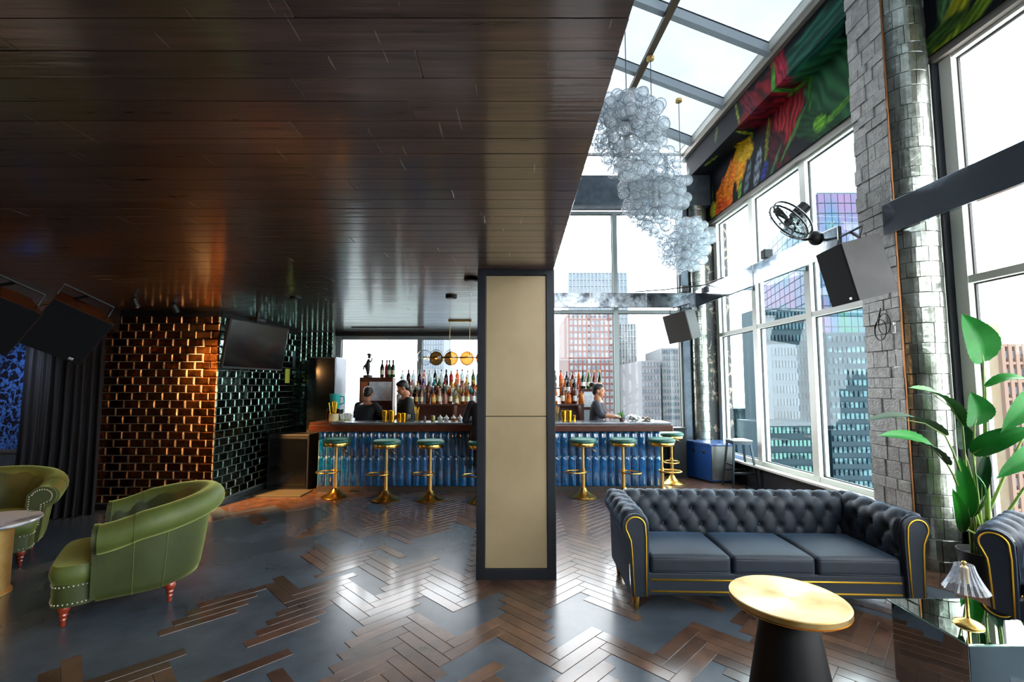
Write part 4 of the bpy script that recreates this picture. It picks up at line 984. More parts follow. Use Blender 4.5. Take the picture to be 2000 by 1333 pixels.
# ---- loudspeakers
def speaker(label, mount, M, w=.40, h=.50, d=.34, facecol=None, side=None, group=None, logo=True):
    t = thing('loudspeaker', label, 'loudspeaker', (0, 0, 0)); t.matrix_world = M
    sm = side or mat('grey_speaker_side', '#2a2826', .5, col2='#353230', scale=5., spec=.3)
    # trapezoid cabinet, front toward -y
    m = MB(); f = w/2; b_ = w/2*.72
    m.prism([(-f, -d/2), (f, -d/2), (b_, d/2), (-b_, d/2)], -h/2, h/2); m.build('cabinet', sm, t)
    g = MB().rbox(0, -d/2-.006, 0, w*.985, .014, h*.985, .004, 1).build('grille', facecol or mat('black_grille', '#0a0a0d', .8, spec=.12), t)
    if logo: MB().rbox(w*.30, -d/2-.016, -h*.43, .035, .004, .02, .001, 1).build('badge', mat('badge_silver', '#b9b9b9', .3, metal=.8), g)
    y = MB(); y.tube([(-f+.03, 0, h/2+.004), (-f+.03, .05, h/2+.10), (f-.03, .05, h/2+.10), (f-.03, 0, h/2+.004)], .010, 6); y.build('yoke', M_black, t)
    if mount: Mi = M.inverted(); MB().tube([(0, .05, h/2+.10), tuple(Mi @ Vector(mount))], .014, 8).build('bracket', M_black, t)
    return t
def basis(front, upv, loc):
    f = Vector(front).normalized(); u = Vector(upv); r = u.cross(f).normalized()*1.; u = f.cross(r).normalized()
    # local -y = front, z = up, x = r'
    xax = (-f).cross(u) * 1.
    xax = Vector((0, 0, 0)) + (-f).cross(u)
    return Matrix(((xax.x, -f.x, u.x, loc[0]), (xax.y, -f.y, u.y, loc[1]), (xax.z, -f.z, u.z, loc[2]), (0, 0, 0, 1)))
speaker('large grey-sided loudspeaker hung on the stone pier beside the fan', (3.57, 4.36, 2.95), basis((-.97, .16, -.25), (-.24, .0, .97), (3.10, 4.02, 2.64)), w=.42, h=.52, d=.34)
speaker('bronze-grey loudspeaker hung high in the corner beyond the bar', (3.28, 8.46, 3.0), basis((-.75, -.62, -.22), (-.25, -.05, .96), (2.98, 7.85, 2.66)), w=.44, h=.50, d=.42, side=mat('bronze_speaker', '#231e1a', .6, spec=.25), facecol=mat('bronze_grille', '#3c3733', .6), logo=False)
M_wsp = mat('orange_reflection_side', '#3b1d0e', .25, col2='#5a2c12', scale=4., stretch=(1, 1, 8))  # orange reflection painted into the side colour of the black cabinets
speaker('black loudspeaker tilted above the midnight curtain', (-4.78, 4.30, 2.34), basis((.70, -.60, -.38), (.60, .05, .80), (-4.11, 4.16, 2.16)), w=.46, h=.46, d=.40, side=M_wsp)
speaker('black loudspeaker cut by the edge of the frame above the blue wallpaper', (-4.72, 3.70, 2.34), basis((.72, -.60, -.38), (.60, .05, .80), (-4.20, 3.62, 2.18)), w=.44, h=.42, d=.36, side=M_wsp)
tr = MB().rbox(0, 0, 0, .03, 1.7, .03, .004, 1).build('lighting_track', M_steelg, None, loc=(-4.80, 4.35, 2.314), rz=.05); tag(tr, 'thin metal track under the black soffit above the tilted loudspeakers', 'track')
# warm accent spotlights on the copper tiles and the dark corner
def spot(label, loc, aim, power, size, blend, col):
    t = thing('accent_spotlight', label, 'spotlight', loc)
    d = (Vector(aim)-Vector(loc)).normalized(); q = d.to_track_quat('-Z', 'Y')
    Mq = q.to_matrix().to_4x4()
    MB().lathe([(.035, -.05), (.035, .05), (.03, .06)], 20, M=Matrix.Translation((0, 0, -.06)) @ Mq).build('can', M_black, t, smooth='auto')
    MB().lathe([(.026, -.052), (.01, -.0525)], 16, M=Matrix.Translation((0, 0, -.06)) @ Mq).build('bulb', mat('spot_bulb', '#ffc890', .4, emit=('#ff9c48', 6.)), t)
    ld = bpy.data.lights.new('spot_lamp', 'SPOT'); ld.energy = power; ld.spot_size = radians(size); ld.spot_blend = blend; ld.color = col; ld.shadow_soft_size = .03
    lo = bpy.data.objects.new('spot_lamp', ld); COL.objects.link(lo); lo.parent = t; lo.rotation_mode = 'QUATERNION'; lo.rotation_quaternion = q; lo.location = Vector((0, 0, -.06))+d*.06
    return t
WARM = (1., .50, .17)
spot('black ceiling spotlight throwing amber light on the copper tile corner', (-4.15, 5.55, H_C), (-4.02, 6.12, 1.75), 900, 62, .9, WARM)
spot('black ceiling spotlight aimed low at the copper tiles by the green corner', (-4.35, 5.2, H_C), (-4.2, 6.12, .9), 45, 70, .9, WARM)
pl_ = thing('hanging_lamp', 'warm hanging lamp beside the marble table', 'lamp', (-5.35, 3.05, 2.05))
MB().lathe([(.16, 0), (.15, .05), (.09, .14), (.02, .18)], 24, cap=False).build('lamp_shade', M_brassd, pl_, smooth='auto'); MB().tube([(0, 0, .17), (0, 0, .58)], .005, 6).build('cord', M_black, pl_)
MB().sph((0, 0, .04), .04, 16, 10).build('bulb', mat('hot_bulb', '#ffc890', .4, emit=('#ff9c48', 12.)), pl_, smooth=True)
ld = bpy.data.lights.new('bulb_light', 'POINT'); ld.energy = 28; ld.color = WARM; ld.shadow_soft_size = .05; lo = bpy.data.objects.new('bulb_light', ld); COL.objects.link(lo); lo.parent = pl_; lo.location = (0, 0, -.04)
spot('black ceiling spotlight washing the curtain end of the copper tiles', (-5.0, 5.5, H_C), (-4.9, 6.12, 1.0), 60, 80, .9, WARM)
spot('black spotlight on the soffit glowing over the blue wallpaper', (-5.6, 5.0, 2.33), (-6.5, 5.9, 1.3), 30, 90, .9, (.7, .8, 1.))
# ---- cage fan on the band
fan = thing('wall_fan', 'black caged fan on a curved arm above the mirrored band', 'fan', (0, 0, 0))
hub = wn(3.79, 4.94, 3.32)
MB().sph(hub, (.075, .075, .085), 18, 12).build('swivel_mount', M_black, fan, smooth=True)
fc_ = Vector((3.07, 4.93, 3.43)); fax = Vector((-.70, .20, -.68)).normalized(); Mf = Matrix.Translation(fc_) @ fax.to_track_quat('Z', 'Y').to_matrix().to_4x4()
MB().tube([hub, hub+Vector((-.12, 0, -.02)), hub+Vector((-.30, -.02, .02)), fc_-fax*.22+Vector((0, 0, -.05)), fc_-fax*.14], .016, 10).build('arm', M_black, fan, smooth=True)
MB().lathe([(.03, -.26), (.065, -.24), (.068, -.13), (.04, -.11)], 20, M=Mf).build('motor', M_black, fan, smooth='auto')
cg = MB()
for r, z in ((.245, 0), (.245, -.06), (.235, .03), (.19, .05), (.12, .062), (.05, .066), (.19, -.09), (.12, -.105)):
    cg.tube([(r*cos(2*pi*k/36), r*sin(2*pi*k/36), z) for k in range(36)], .011 if r > .24 else .0032, 5, closed=True, M=Mf)
for k in range(36):
    a = 2*pi*k/36; cg.tube([(.04*cos(a), .04*sin(a), .067), (.12*cos(a), .12*sin(a), .062), (.19*cos(a), .19*sin(a), .05), (.235*cos(a), .235*sin(a), .03), (.245*cos(a), .245*sin(a), 0), (.245*cos(a), .245*sin(a), -.06), (.19*cos(a), .19*sin(a), -.09), (.06*cos(a), .06*sin(a), -.11)], .0022, 4, M=Mf, cap=False)
cg.build('cage', mat('dark_chrome', '#4a4c50', .2, metal=.9), fan, smooth=True)
for k in range(4):
    a = pi/2*k; P = []
    for i in range(6):
        r = .04+.17*i/5; wd = .3*(1-.35*abs(i-3)/3)
        P.append([(r*cos(a+wd*t), r*sin(a+wd*t), .02*t-.02) for t in (-1, -.33, .33, 1)])
    MB().grid(P, M=Mf).build('blade', mat('fan_blade', '#6d6f70', .3, metal=.7), fan, smooth=True)
MB().sph((0, 0, .0), (.045, .045, .05), 14, 10, M=Mf).build('hub', M_black, fan, smooth=True)
for (s, n, z, l) in ((5.9, 3.82, 3.355, 'small black box sensor standing on the band before the windows'), (8.0, 3.6, 3.325, 'small black box standing on the band in the far corner')):
    o = MB().rbox(0, 0, .06, .12, .10, .12, .01, 2).build('sensor_box', M_black, None, loc=wn(n, s, z)); tag(o, l, 'sensor')
cb_ = MB().tube([wn(2.7, 8.02, 3.33), wn(3.2, 7.9, 3.35), wn(3.75, 7.6, 3.37), wn(3.80, 7.0, 3.362)], .011, 6).build('cable', M_black); tag(cb_, 'black cable lying along the top of the mirrored band in the far corner', 'cable')

for k in range(2):
    P_ = [(3.545, 4.30+k*.05+.07*cos(a), 2.20-k*.05+.10*sin(a)) for a in [pi*2*i/20 for i in range(21)]]
    o = MB().tube(P_+[(3.545, 4.33, 2.36)], .004, 5).build('cable', M_black); tag(o, ['loose loop of black cable on the stone pier under the large loudspeaker', 'lower loop of black cable on the stone pier'][k], 'cable')
# ---- bubble chandeliers
M_bub = glass('bubble_glass', (.93, .945, .955), .5, rimcol=(.15, .165, .19), rough=.08, ior=1.45, milk=.19, rpos=(.40, .95))
bub = MB().sph((0, 0, 0), 1., 16, 10).mesh('glass_bubble'); bub.materials.append(M_bub); bub.shade_smooth()
def chandelier(label, c, rad, hgt, n, top, seed, wirex=0.):
    t = thing('bubble_chandelier', label, 'chandelier', c, 0, 'glass bubble chandeliers under the skylight'); r = random.Random(seed)
    ztop = top-c[2]
    MB().tube([(wirex*.0, 0, ztop), (0, 0, hgt*.25)], .0065, 6).build('wire', M_steelg, t)
    MB().lathe([(.05, ztop-.05), (.055, ztop-.045), (.055, ztop-.005), (.01, ztop)], 18).build('canopy', M_brassd, t, smooth='auto')
    MB().lathe([(.025, -hgt*.28), (.035, -hgt*.2), (.035, hgt*.2), (.02, hgt*.3)], 16).build('core', M_steelg, t, smooth='auto')
    arms = MB(); pts = []
    tries = 0
    while len(pts) < n and tries < 60000:
        tries += 1
        a = r.uniform(0, 2*pi); z = r.uniform(-1, 1); q = r.uniform(.0, 1)**.45
        prof = (1-.25*max(0, -z))*sqrt(max(0, 1-(abs(z)**3.2)))
        p = Vector((cos(a)*q*prof*rad, sin(a)*q*prof*rad, z*hgt/2)); br = r.uniform(.066, .092)
        if p.length < .10: continue
        if any((p-o).length < (br+ob)*.70 for o, ob in pts): continue
        pts.append((p, br))
    for k, (p, br) in enumerate(pts):
        o = bpy.data.objects.new('glass_bubble', bub); COL.objects.link(o); o.parent = t; o.location = p; o.scale = (br, br, br*r.uniform(.92, 1.05))
        if k % 5 == 0: arms.tube([(0, 0, p.z*.5), p*.8], .002, 4)
    arms.build('arms', M_steelg, t)
    for k in range(4): MB().sph((.10*cos(k*1.57), .10*sin(k*1.57), .05*(k % 2)), (.03, .03, .04), 12, 8).build('bulb', mat('pale_bulb', '#e8dccb', .3), t, smooth=True)
    print('bubbles', len(pts))
chandelier('glass bubble chandelier closest to the plank ceiling and highest of the three', (1.475, 5.6, 4.80), .47, 1.0, 200, 6.94, 1)
chandelier('glass bubble chandelier between the other two, a long hanging cluster', (2.07, 6.45, 4.42), .47, 1.24, 230, 6.53, 2)
chandelier('lowest and smallest glass bubble chandelier, nearest the far corner', (2.80, 7.3, 3.90), .46, .80, 150, 6.43, 3)

# ---- blue corner cabinet, dark pedestal, metal stool
bc = thing('corner_cabinet', 'cobalt blue cabinet with grey end under the far corner column', 'cabinet', (0, 0, 0))
pl = [(3.14, 8.28), (3.33, 7.74), (3.72, 7.74), (3.74, 8.28)]
MB().prism(pl, .03, .63).build('carcass', mat('cobalt_paint', '#17407e', .35, col2='#1e4d90', scale=3., bump=.08), bc)
MB().prism([(3.12, 8.29), (3.315, 7.725), (3.735, 7.725), (3.75, 8.29)], .63, .655).build('top', mat('blue_top', '#5573a8', .15, coat=.6), bc)
MB().prism([(3.17, 8.26), (3.345, 7.76), (3.70, 7.76), (3.72, 8.26)], 0, .03).build('plinth', M_black, bc)
MB().box(3.345, 3.71, 7.73, 7.74, .05, .61).build('end_panel', mat('grey_end_panel', '#6b6c6a', .3, metal=.5, col2='#858684', scale=3.), bc)
for a, nm in ((.28, 0), (.72, 1)):
    p = Vector((3.14, 8.28, .50)).lerp(Vector((3.33, 7.74, .50)), a); MB().lathe([(.035, 0), (.03, .008), (.012, .012)], 14, M=Matrix.Translation(p) @ Vector((-.94, -.33, 0)).to_track_quat('Z', 'Y').to_matrix().to_4x4()).build('knob', M_black, bc)
pdx = thing('pedestal_box', 'dark grey pedestal between the bar end and the blue corner cabinet', 'pedestal', (2.98, 8.30, 0))
MB().rbox(0, 0, .43, .24, .24, .86, .01, 1).build('pedestal_body', M_char, pdx); MB().rbox(0, 0, .87, .26, .26, .02, .004, 1).build('pedestal_top', M_black, pdx)
ms = thing('metal_stool', 'tall dark metal bar stool with splayed legs beside the blue cabinet', 'stool', (3.63, 7.38, 0), -.05)
M_gun = mat('gunmetal', '#3a4044', .3, metal=.7)
MB().rbox(0, 0, .757, .31, .31, .022, .01, 2).build('seat', mat('worn_steel_seat', '#8c9390', .25, metal=.8), ms)
MB().box(-.145, .145, -.145, .145, .70, .748).build('seat_skirt', M_gun, ms)
for sx in (-1, 1):
    for sy in (-1, 1): MB().tube([(sx*.125, sy*.125, .74), (sx*.195, sy*.195, .012)], [.022, .013], 4).build('leg', M_gun, ms)
for z, k in ((.26, .175), (.46, .16)):
    if z < .3:
        for sy in (-1, 1): MB().box(-k, k, sy*k-.008, sy*k+.008, z-.015, z+.015).build('stretcher', M_gun, ms)
    else:
        for sx in (-1, 1): MB().box(sx*k-.008, sx*k+.008, -k, k, z-.1, z-.07).build('stretcher', M_gun, ms)

# ================================================================== CHESTERFIELDS
def tuft(a, b, sx, sz, A=.022, B=.028):
    u1 = a/sx+b/(2*sz); u2 = a/sx-b/(2*sz)
    c = (abs(sin(pi*u1))*abs(sin(pi*u2)))**.42
    j = round(b/sz); best = 9
    for jj in (j-1, j, j+1):
        off = (jj % 2)*sx/2; i = round((a-off)/sx); best = min(best, (a-off-i*sx)**2+(b-jj*sz)**2)
    return A*c - B*exp(-best/(2*.016**2))
def sweep(p0, p1, out, prof, sx=.16, sz=.13, t0=0, t1=99, A=.022, step=.014, phase=0.):
    """upholstered roll swept along a straight line; prof=(outward offset, z)"""
    p0, p1, out = Vector(p0), Vector(p1), Vector(out); L = (p1-p0).length; n = max(2, int(L/step)); d = (p1-p0)/L
    fine = []
    for i in range(len(prof)-1):
        a, b = Vector(prof[i]), Vector(prof[i+1]); k = max(1, int((b-a).length/.014))
        for q in range(k): fine.append(a.lerp(b, q/k))
    fine.append(Vector(prof[-1])); arc = [0.]
    for i in range(1, len(fine)): arc.append(arc[-1]+(fine[i]-fine[i-1]).length)
    P = []; btn = []
    for i in range(n+1):
        s = L*i/n; row = []
        for k, q in enumerate(fine):
            a = fine[max(0, k-1)]; b = fine[min(len(fine)-1, k+1)]; t = (b-a).normalized(); nn = Vector((-t.y, t.x))
            dd = 0.
            if t0 < arc[k] < t1: dd = tuft(s+phase, arc[k]-t0, sx, sz, A)*min(1, (t1-arc[k])/.04, (arc[k]-t0+.01)/.02)
            if s < .02 or s > L-.02: dd *= .0
            row.append(p0+d*s+out*(q.x+nn.x*dd)+Vector((0, 0, q.y+nn.y*dd)))
        P.append(row)
    j = 1
    while t0+j*sz < t1-.02:
        k = min(range(len(arc)), key=lambda z: abs(arc[z]-(t0+j*sz))); q = fine[k]
        a = fine[max(0, k-1)]; b = fine[min(len(fine)-1, k+1)]; t = (b-a).normalized(); nn = Vector((-t.y, t.x))
        off = (j % 2)*sx/2-phase; i0 = 0
        s = off % sx
        while s < L-.03:
            if s > .03: btn.append(p0+d*s+out*(q.x-nn.x*.018)+Vector((0, 0, q.y-nn.y*.018)))
            s += sx
        j += 1
    return P, btn
def arcpts(cx, cz, r, a0, a1, n): return [(cx+r*cos(radians(a0+(a1-a0)*i/n)), cz+r*sin(radians(a0+(a1-a0)*i/n))) for i in range(n+1)]
def chesterfield(name, label, cat, Wd, D, seats, loc, rz, M_f):
    t = thing(name, label, cat, loc, rz)
    Ht = .70; R = .095
    roll = arcpts(.012, Ht-R, R, 178, -40, 14)
    prof = [(-.075, .30), (-.085, .42), (-.083, .52)]+roll+[(.058, Ht-.20), (.055, .42), (.048, .12)]
    ax_ = Wd/2-.11; yb = D/2-.11
    # arc length where tufting ends: over the top of the roll
    P, b1 = sweep((-ax_+.04, yb, 0), (ax_-.04, yb, 0), (0, 1, 0), prof, t0=.02, t1=.60, phase=.08 if Wd > 1.5 else .0)
    btn = list(b1)
    MB().grid(P).build('backrest', M_f, t, smooth=True)
    for sx in (-1, 1):
        p0, p1 = ((sx*ax_, yb+.06, 0), (sx*ax_, -D/2+.03, 0))
        if sx > 0: p0, p1 = p1, p0
        Pa, b2 = sweep(p0, p1, (sx, 0, 0), prof, t0=.02, t1=.56, phase=.05)
        arm = MB(); arm.grid(Pa); am = arm.build('arm', M_f, t, smooth=True); btn += b2
        # front panel, its keyhole outline follows the roll
        yf = -D/2
        out = [(-.072, .125), (-.078, .40), (-.08, .53)]+arcpts(.012, Ht-R, R-.004, 170, -40, 12)+[(.062, Ht-.19), (.056, .45), (.042, .125)]
        m = MB(); m.prism([(x, z) for x, z in out], -.0, .034, M=Matrix(((sx, 0, 0, sx*ax_), (0, 0, 1, yf-.004), (0, 1, 0, 0), (0, 0, 0, 1)))); pn = m.build('arm_front', M_f, t, smooth='auto', fix=True)
        tr = [(-.055, .13), (-.060, .40), (-.062, .53)]+arcpts(.012, Ht-R, R-.026, 168, -35, 14)+[(.046, Ht-.19), (.040, .45), (.028, .13)]
        MB().tube([(sx*(ax_+x), yf-.007, z) for x, z in tr], .0055, 6).build('gold_piping', M_gold, pn, smooth=True)
    bm = MB()
    for q in btn: bm.sph(q, (.011, .011, .011), 8, 5)
    tag(bm.build('tuft_buttons', mat('navy_button', '#0d141d', .6, sheen=.4), t, smooth=True), kind='stuff')
    iw = 2*(ax_-.085)
    MB().rbox(0, -.02, .20, iw+.04, D-.10, .16, .012, 2).build('seat_frame', M_f, t)
    MB().rbox(0, D/2-.07, .36, Wd-.26, .10, .50, .02, 2).build('back_panel', M_f, t)
    for z in (.232, .152): MB().tube([(-iw/2+.01, -D/2+.028, z), (iw/2-.01, -D/2+.028, z)], .0065, 6).build('gold_strip', M_gold, t, smooth=True)
    cw = iw/seats
    for i in range(seats):
        cx = -iw/2+cw*(i+.5); cd = D-.26
        c = MB().rbox(cx, -D/2+.02+cd/2+.0, .335, cw-.006, cd, .135, .035, 4, crown=.022, sub=6).build('seat_cushion', M_f, t, smooth=True)
        for z in (.382, .285):
            e = .020; x0, x1, y0, y1 = cx-cw/2+e*.4, cx+cw/2-e*.4, -D/2+.02+e*.25, -D/2+.02+cd-e
            MB().tube([(x0+.01, y1, z), (x0, (y0+y1)/2, z), (x0, y0+.02, z), (x0+.015, y0, z), (x1-.015, y0, z), (x1, y0+.02, z), (x1, (y0+y1)/2, z), (x1-.01, y1, z)], .004, 5).build('welt', M_f, c, smooth=True)
    for sx in (-1, 1):
        for sy in (-1, 1): MB().lathe([(.018, 0), (.020, .004), (.034, .10), (.036, .112), (.030, .125)], 18).build('leg', M_brass, t, smooth='auto', loc=(sx*(Wd/2-.115), sy*(D/2-.10), 0))
    return t
chesterfield('chesterfield_sofa', 'navy velvet tufted three-seat sofa with gold piping by the window pier', 'sofa', 2.14, .82, 3, (1.865, 3.70, .004), radians(-2.2), M_navy)
chesterfield('chesterfield_armchair', 'navy velvet tufted armchair with gold piping beside the tall plant', 'armchair', .78, .76, 1, (3.53, 2.93, .004), radians(-57), M_navy)

# ================================================================== GREEN TUB CHAIRS
def tub_chair(label, loc, rz):
    t = thing('tub_armchair', label, 'armchair', loc, rz, 'green velvet tub armchairs')
    R = .33; pts = []; yf = -.15
    n1, n2 = 12, 34
    for i in range(n1): pts.append((R, yf+(.08-yf)*i/n1, 1., 0.))
    for i in range(n2+1):
        a = pi*i/n2; pts.append((R*cos(a), .08+R*.95*sin(a), cos(a), sin(a)))
    for i in range(1, n1+1): pts.append((-R, .08+(yf-.08)*i/n1, -1., 0.))
    N_ = len(pts); 
    def top(i):
        k = sin(pi*i/(N_-1)); return .665+.135*(k**1.6)
    def flare(i): return .035*sin(pi*i/(N_-1))
    shell = []; rolls = []; inner = []
    for i, (x, y, nx, ny) in enumerate(pts):
        l = sqrt(nx*nx+ny*ny); nx /= l; ny /= l; h = top(i); f = flare(i)
        O = lambda o, z: (x+nx*o, y+ny*o, z)
        shell.append([O(.0, .13), O(.045, .15), O(.060, .20), O(.072+f*.3, .35), O(.082+f*.8, h-.21), O(.085+f, h-.16)])
        c = (.080+f, h-.10); rr = .094
        rolls.append([O(c[0]+rr*cos(radians(a)), c[1]+rr*(1.05 if abs(a) > 0 else 1)*sin(radians(a))) for a in range(-95, 205, 20)])
        tf = .008*sin(i*pi/3.2)
        inner.append([O(.03+f, h-.02), O(-.005+f*.5+tf, h-.08), O(-.03, h-.18), O(-.045+tf, h-.26), O(-.05, .36), O(-.05, .28)])
    MB().grid(shell).build('outer_shell', M_green, t, smooth=True)
    rl = MB(); rl.grid(rolls); 
    for e in (rolls[0], rolls[-1]): rl.add(e, [tuple(range(len(e)))])
    rl.build('rolled_top', M_green2, t, smooth='auto')
    MB().grid(inner).build('inner_back', M_green, t, smooth=True)
    # arm fronts
    for row, sx in ((0, 1), (N_-1, -1)):
        x = sx*R; h = top(row); of = [(-.05, .16), (-.052, .45), (-.045, .60)]+[(.06+.096*cos(radians(a)), h-.092+.092*sin(radians(a))) for a in range(150, -60, -15)]+[(.078, .50), (.07, .30), (.05, .16)]
        m = MB(); m.prism(of, 0, .03, M=Matrix(((sx, 0, 0, x), (0, 0, 1, yf-.028), (0, 1, 0, 0), (0, 0, 0, 1)))); pn = m.build('arm_front', M_green, t, smooth='auto', fix=True)
        nm = MB(); tr = [(-.03, .30), (-.032, .45), (-.028, .58)]+[(.055+.070*cos(radians(a)), h-.095+.068*sin(radians(a))) for a in range(160, -50, -14)]+[(.055, .50), (.05, .40), (.046, .30)]
        pp = []
        for i in range(len(tr)-1):
            a, b = Vector(tr[i]), Vector(tr[i+1]); k = max(1, int((b-a).length/.02)); pp += [a.lerp(b, q/k) for q in range(k)]
        for q in pp: nm.sph((x+sx*q.x, yf-.030, q.y), (.0055, .004, .0055), 6, 4)
        tag(nm.build('nailheads', M_nail, pn, smooth=True), kind='stuff')
    # seams on the shell and roll
    for i in (10, 16, N_-17, N_-11):
        MB().tube([Vector(p)+Vector((pts[i][2], pts[i][3], 0))*.001 for p in shell[i]], .0035, 5).build('seam', M_green2, t, smooth=True)
        if i in (10, N_-11): MB().tube([Vector(p)*1.0+Vector((pts[i][2], pts[i][3], .0))*.001 for p in rolls[i]], .0028, 5).build('seam', M_green, t, smooth=True)
    # seat platform and cushion with rounded front
    poly = [(-.30, -.15), (-.355, -.17), (-.372, -.26), (-.35, -.36), (-.25, -.395), (.25, -.395), (.35, -.36), (.372, -.26), (.355, -.17), (.30, -.15), (.31, .2), (.15, .38), (-.15, .38), (-.31, .2)]
    def slabm(z0, z1, bulge, nz=8, k=1.):
        P = []
        # refine the outline
        fine = []
        for i in range(len(poly)):
            a, b = Vector(poly[i]), Vector(poly[(i+1) % len(poly)]); 
            for q in range(4): fine.append(a.lerp(b, q/4))
        for it in range(3): fine = [(fine[i-1]+fine[i]*2+fine[(i+1) % len(fine)])/4 for i in range(len(fine))]
        for j in range(nz+1):
            tt = j/nz; z = z0+(z1-z0)*tt; e = bulge*sin(pi*tt)
            P.append([(p.x*(1+e/.36)*k, p.y*(1+e/.42)*k, z) for p in fine])
        m = MB(); m.grid(P, closed_v=True); m.add(P[-1], [tuple(range(len(P[-1])))]); m.add(P[0], [tuple(reversed(range(len(P[0]))))]); return m, P[nz//2], fine
    m, _, fine = slabm(.14, .29, .0); m.build('seat_base', M_green, t, smooth='auto')
    m, _, _ = slabm(.285, .405, .018, 12, 1.0); m.build('seat_cushion', M_green2, t, smooth='auto')
    nm = MB(); cnt_ = 0
    for z in (.272, .16):
        L = [p for p in fine]
        for i in range(len(L)):
            a, b = L[i], L[(i+1) % len(L)]; k = max(1, int((b-a).length/.021))
            for q in range(k):
                p = a.lerp(b, q/k)
                if p.y > -.17: continue
                nn = Vector((p.x*.6, p.y, 0)).normalized()*.002; nm.sph((p.x+nn.x, p.y+nn.y, z), (.0055, .0055, .0055), 6, 4)
    tag(nm.build('nailheads', M_nail, t, smooth=True), kind='stuff')
    legp = [(.012, 0), (.016, .01), (.014, .03), (.021, .045), (.017, .055), (.026, .075), (.022, .085), (.034, .105), (.038, .125), (.034, .14), (.026, .15)]
    for x, y in ((-.30, -.31), (.30, -.31), (-.27, .26), (.27, .26)): MB().lathe(legp, 18).build('leg', M_maho, t, smooth='auto', loc=(x, y, 0))
    return t
tub_chair('olive green velvet tub armchair seen from behind its arm, out in the open floor', (-2.93, 3.60, .003), radians(-54))
tub_chair('olive green velvet tub armchair behind the marble table, cut by the frame edge', (-4.83, 4.28, .003), radians(36))

# ---- marble table at the edge of the frame
mtb = thing('marble_table', 'round white marble table on a brass drum, cut by the frame edge', 'table', (-4.10, 3.60, .003))
M_marb = mat('white_marble', '#cfd0d2', .15, col2='#8a8d92', scale=3., amt=(.55, .62))
MB().lathe([(.33, .535), (.34, .54), (.345, .55), (.34, .56), (.01, .562)], 48).build('tabletop', M_marb, mtb, smooth='auto')
MB().lathe([(.20, 0), (.20, .02), (.185, .025), (.185, .52), (.20, .525), (.20, .535), (.01, .536)], 40).build('drum_base', M_brassd, mtb, smooth='auto')

# ---- curtain
cu = thing('curtain', 'midnight blue velvet curtain hanging beside the copper tiles', 'curtain', (-5.62, 5.70, .008))
P = []; rr = random.Random(8); ph = [rr.uniform(-.4, .4) for _ in range(40)]
for i in range(181):
    u = i/180; x = -.27+.60*u; y = -.20+.40*u; row = []
    for j in range(14):
        v = j/13; z = 2.40*v; amp = .045*(1-.35*v)+.02*(1-v)**3
        w = amp*sin(u*2*pi*9+ph[int(u*9)]+.35*sin(v*4+u*5))+.015*sin(u*43)
        spread = 1+.12*(1-v)**2; row.append((x*spread+w*-.5, y+w*.86-.03*(1-v)**4, z))
    P.append(row)
MB().grid(P).build('velvet_drape', M_curt, cu, smooth=True)
MB().tube([(-.36, -.24, 2.38), (.40, .23, 2.38)], .014, 10).build('curtain_rail', M_black, cu)

# ---- gold pedestal table
gt = thing('pedestal_table', 'round side table with hammered gold top on a black cone base', 'table', (1.385, 2.375, .008))
M_radial = NT('spun_gold_top'); b_ = M_radial.bsdf; b_.inputs['Metallic'].default_value = .9; b_.inputs['Base Color'].default_value = (*srgb('#d3b277'), 1); b_.inputs['Roughness'].default_value = .3
b_.inputs['Anisotropic'].default_value = .85
tg = M_radial.new('ShaderNodeTangent', direction_type='RADIAL', axis='Z'); M_radial.link(tg.outputs[0], b_.inputs['Tangent'])
tc = M_radial.new('ShaderNodeTexCoord'); gn = M_radial.new('ShaderNodeTexNoise', Scale=6., Detail=3.); M_radial.link(tc.outputs['Object'], gn.inputs['Vector'])
rp = M_radial.new('ShaderNodeValToRGB'); rp.color_ramp.elements[0].color = (*srgb('#a67c3c'), 1); rp.color_ramp.elements[1].color = (*srgb('#c8ac72'), 1); rp.color_ramp.elements[0].position = .35; rp.color_ramp.elements[1].position = .65
M_radial.link(gn.outputs['Fac'], rp.inputs['Fac']); M_radial.link(rp.outputs[0], b_.inputs['Base Color'])
MB().lathe([(.262, .512), (.266, .516), (.267, .54), (.262, .543), (.25, .541), (.13, .5405), (.01, .540)], 72).build('tabletop', M_radial.m, gt, smooth='auto')
MB().lathe([(.24, .50), (.262, .505), (.2665, .512), (.01, .511)], 64).build('rim_underside', M_brass, gt, smooth='auto')
MB().lathe([(.215, 0), (.215, .012), (.20, .016), (.118, .495), (.115, .502), (.01, .503)], 48).build('cone_base', mat('black_cone', '#050506', .55, spec=.25), gt, smooth='auto')

# ---- mirrored cube table and its lamp
mc = thing('mirrored_table', 'mirrored cube side table carrying the little gold lamp', 'table', (2.325, 2.405, .008))
M_mfloor = mat('dim_reflection_mirror', '#434e54', .03, metal=1.)  # same mirror as the sides, tinted dark to paint a dimmer reflection
M_green_edge = mat('bevelled_green_edge', '#7fa79b', .05, metal=.6)
MB().rbox(0, 0, .205, .455, .425, .405, .003, 1).build('mirrored_body', mat('side_mirror', '#a9aeae', .03, metal=1.), mc)
MB().rbox(0, -.2145, .205, .449, .003, .398, .001, 1).build('dim_reflection_front', M_mfloor, mc)
MB().rbox(0, 0, .413, .475, .455, .010, .003, 1).build('mirror_top', M_mirror, mc)
MB().tube([(-.2375, -.2275, .413), (.2375, -.2275, .413), (.2375, .2275, .413), (-.2375, .2275, .413)], .0045, 6, closed=True).build('bevelled_edge', M_green_edge, mc)
lp = thing('table_lamp', 'small gold lamp with fluted glass shade on the mirrored table', 'lamp', (2.262, 2.352, .427))
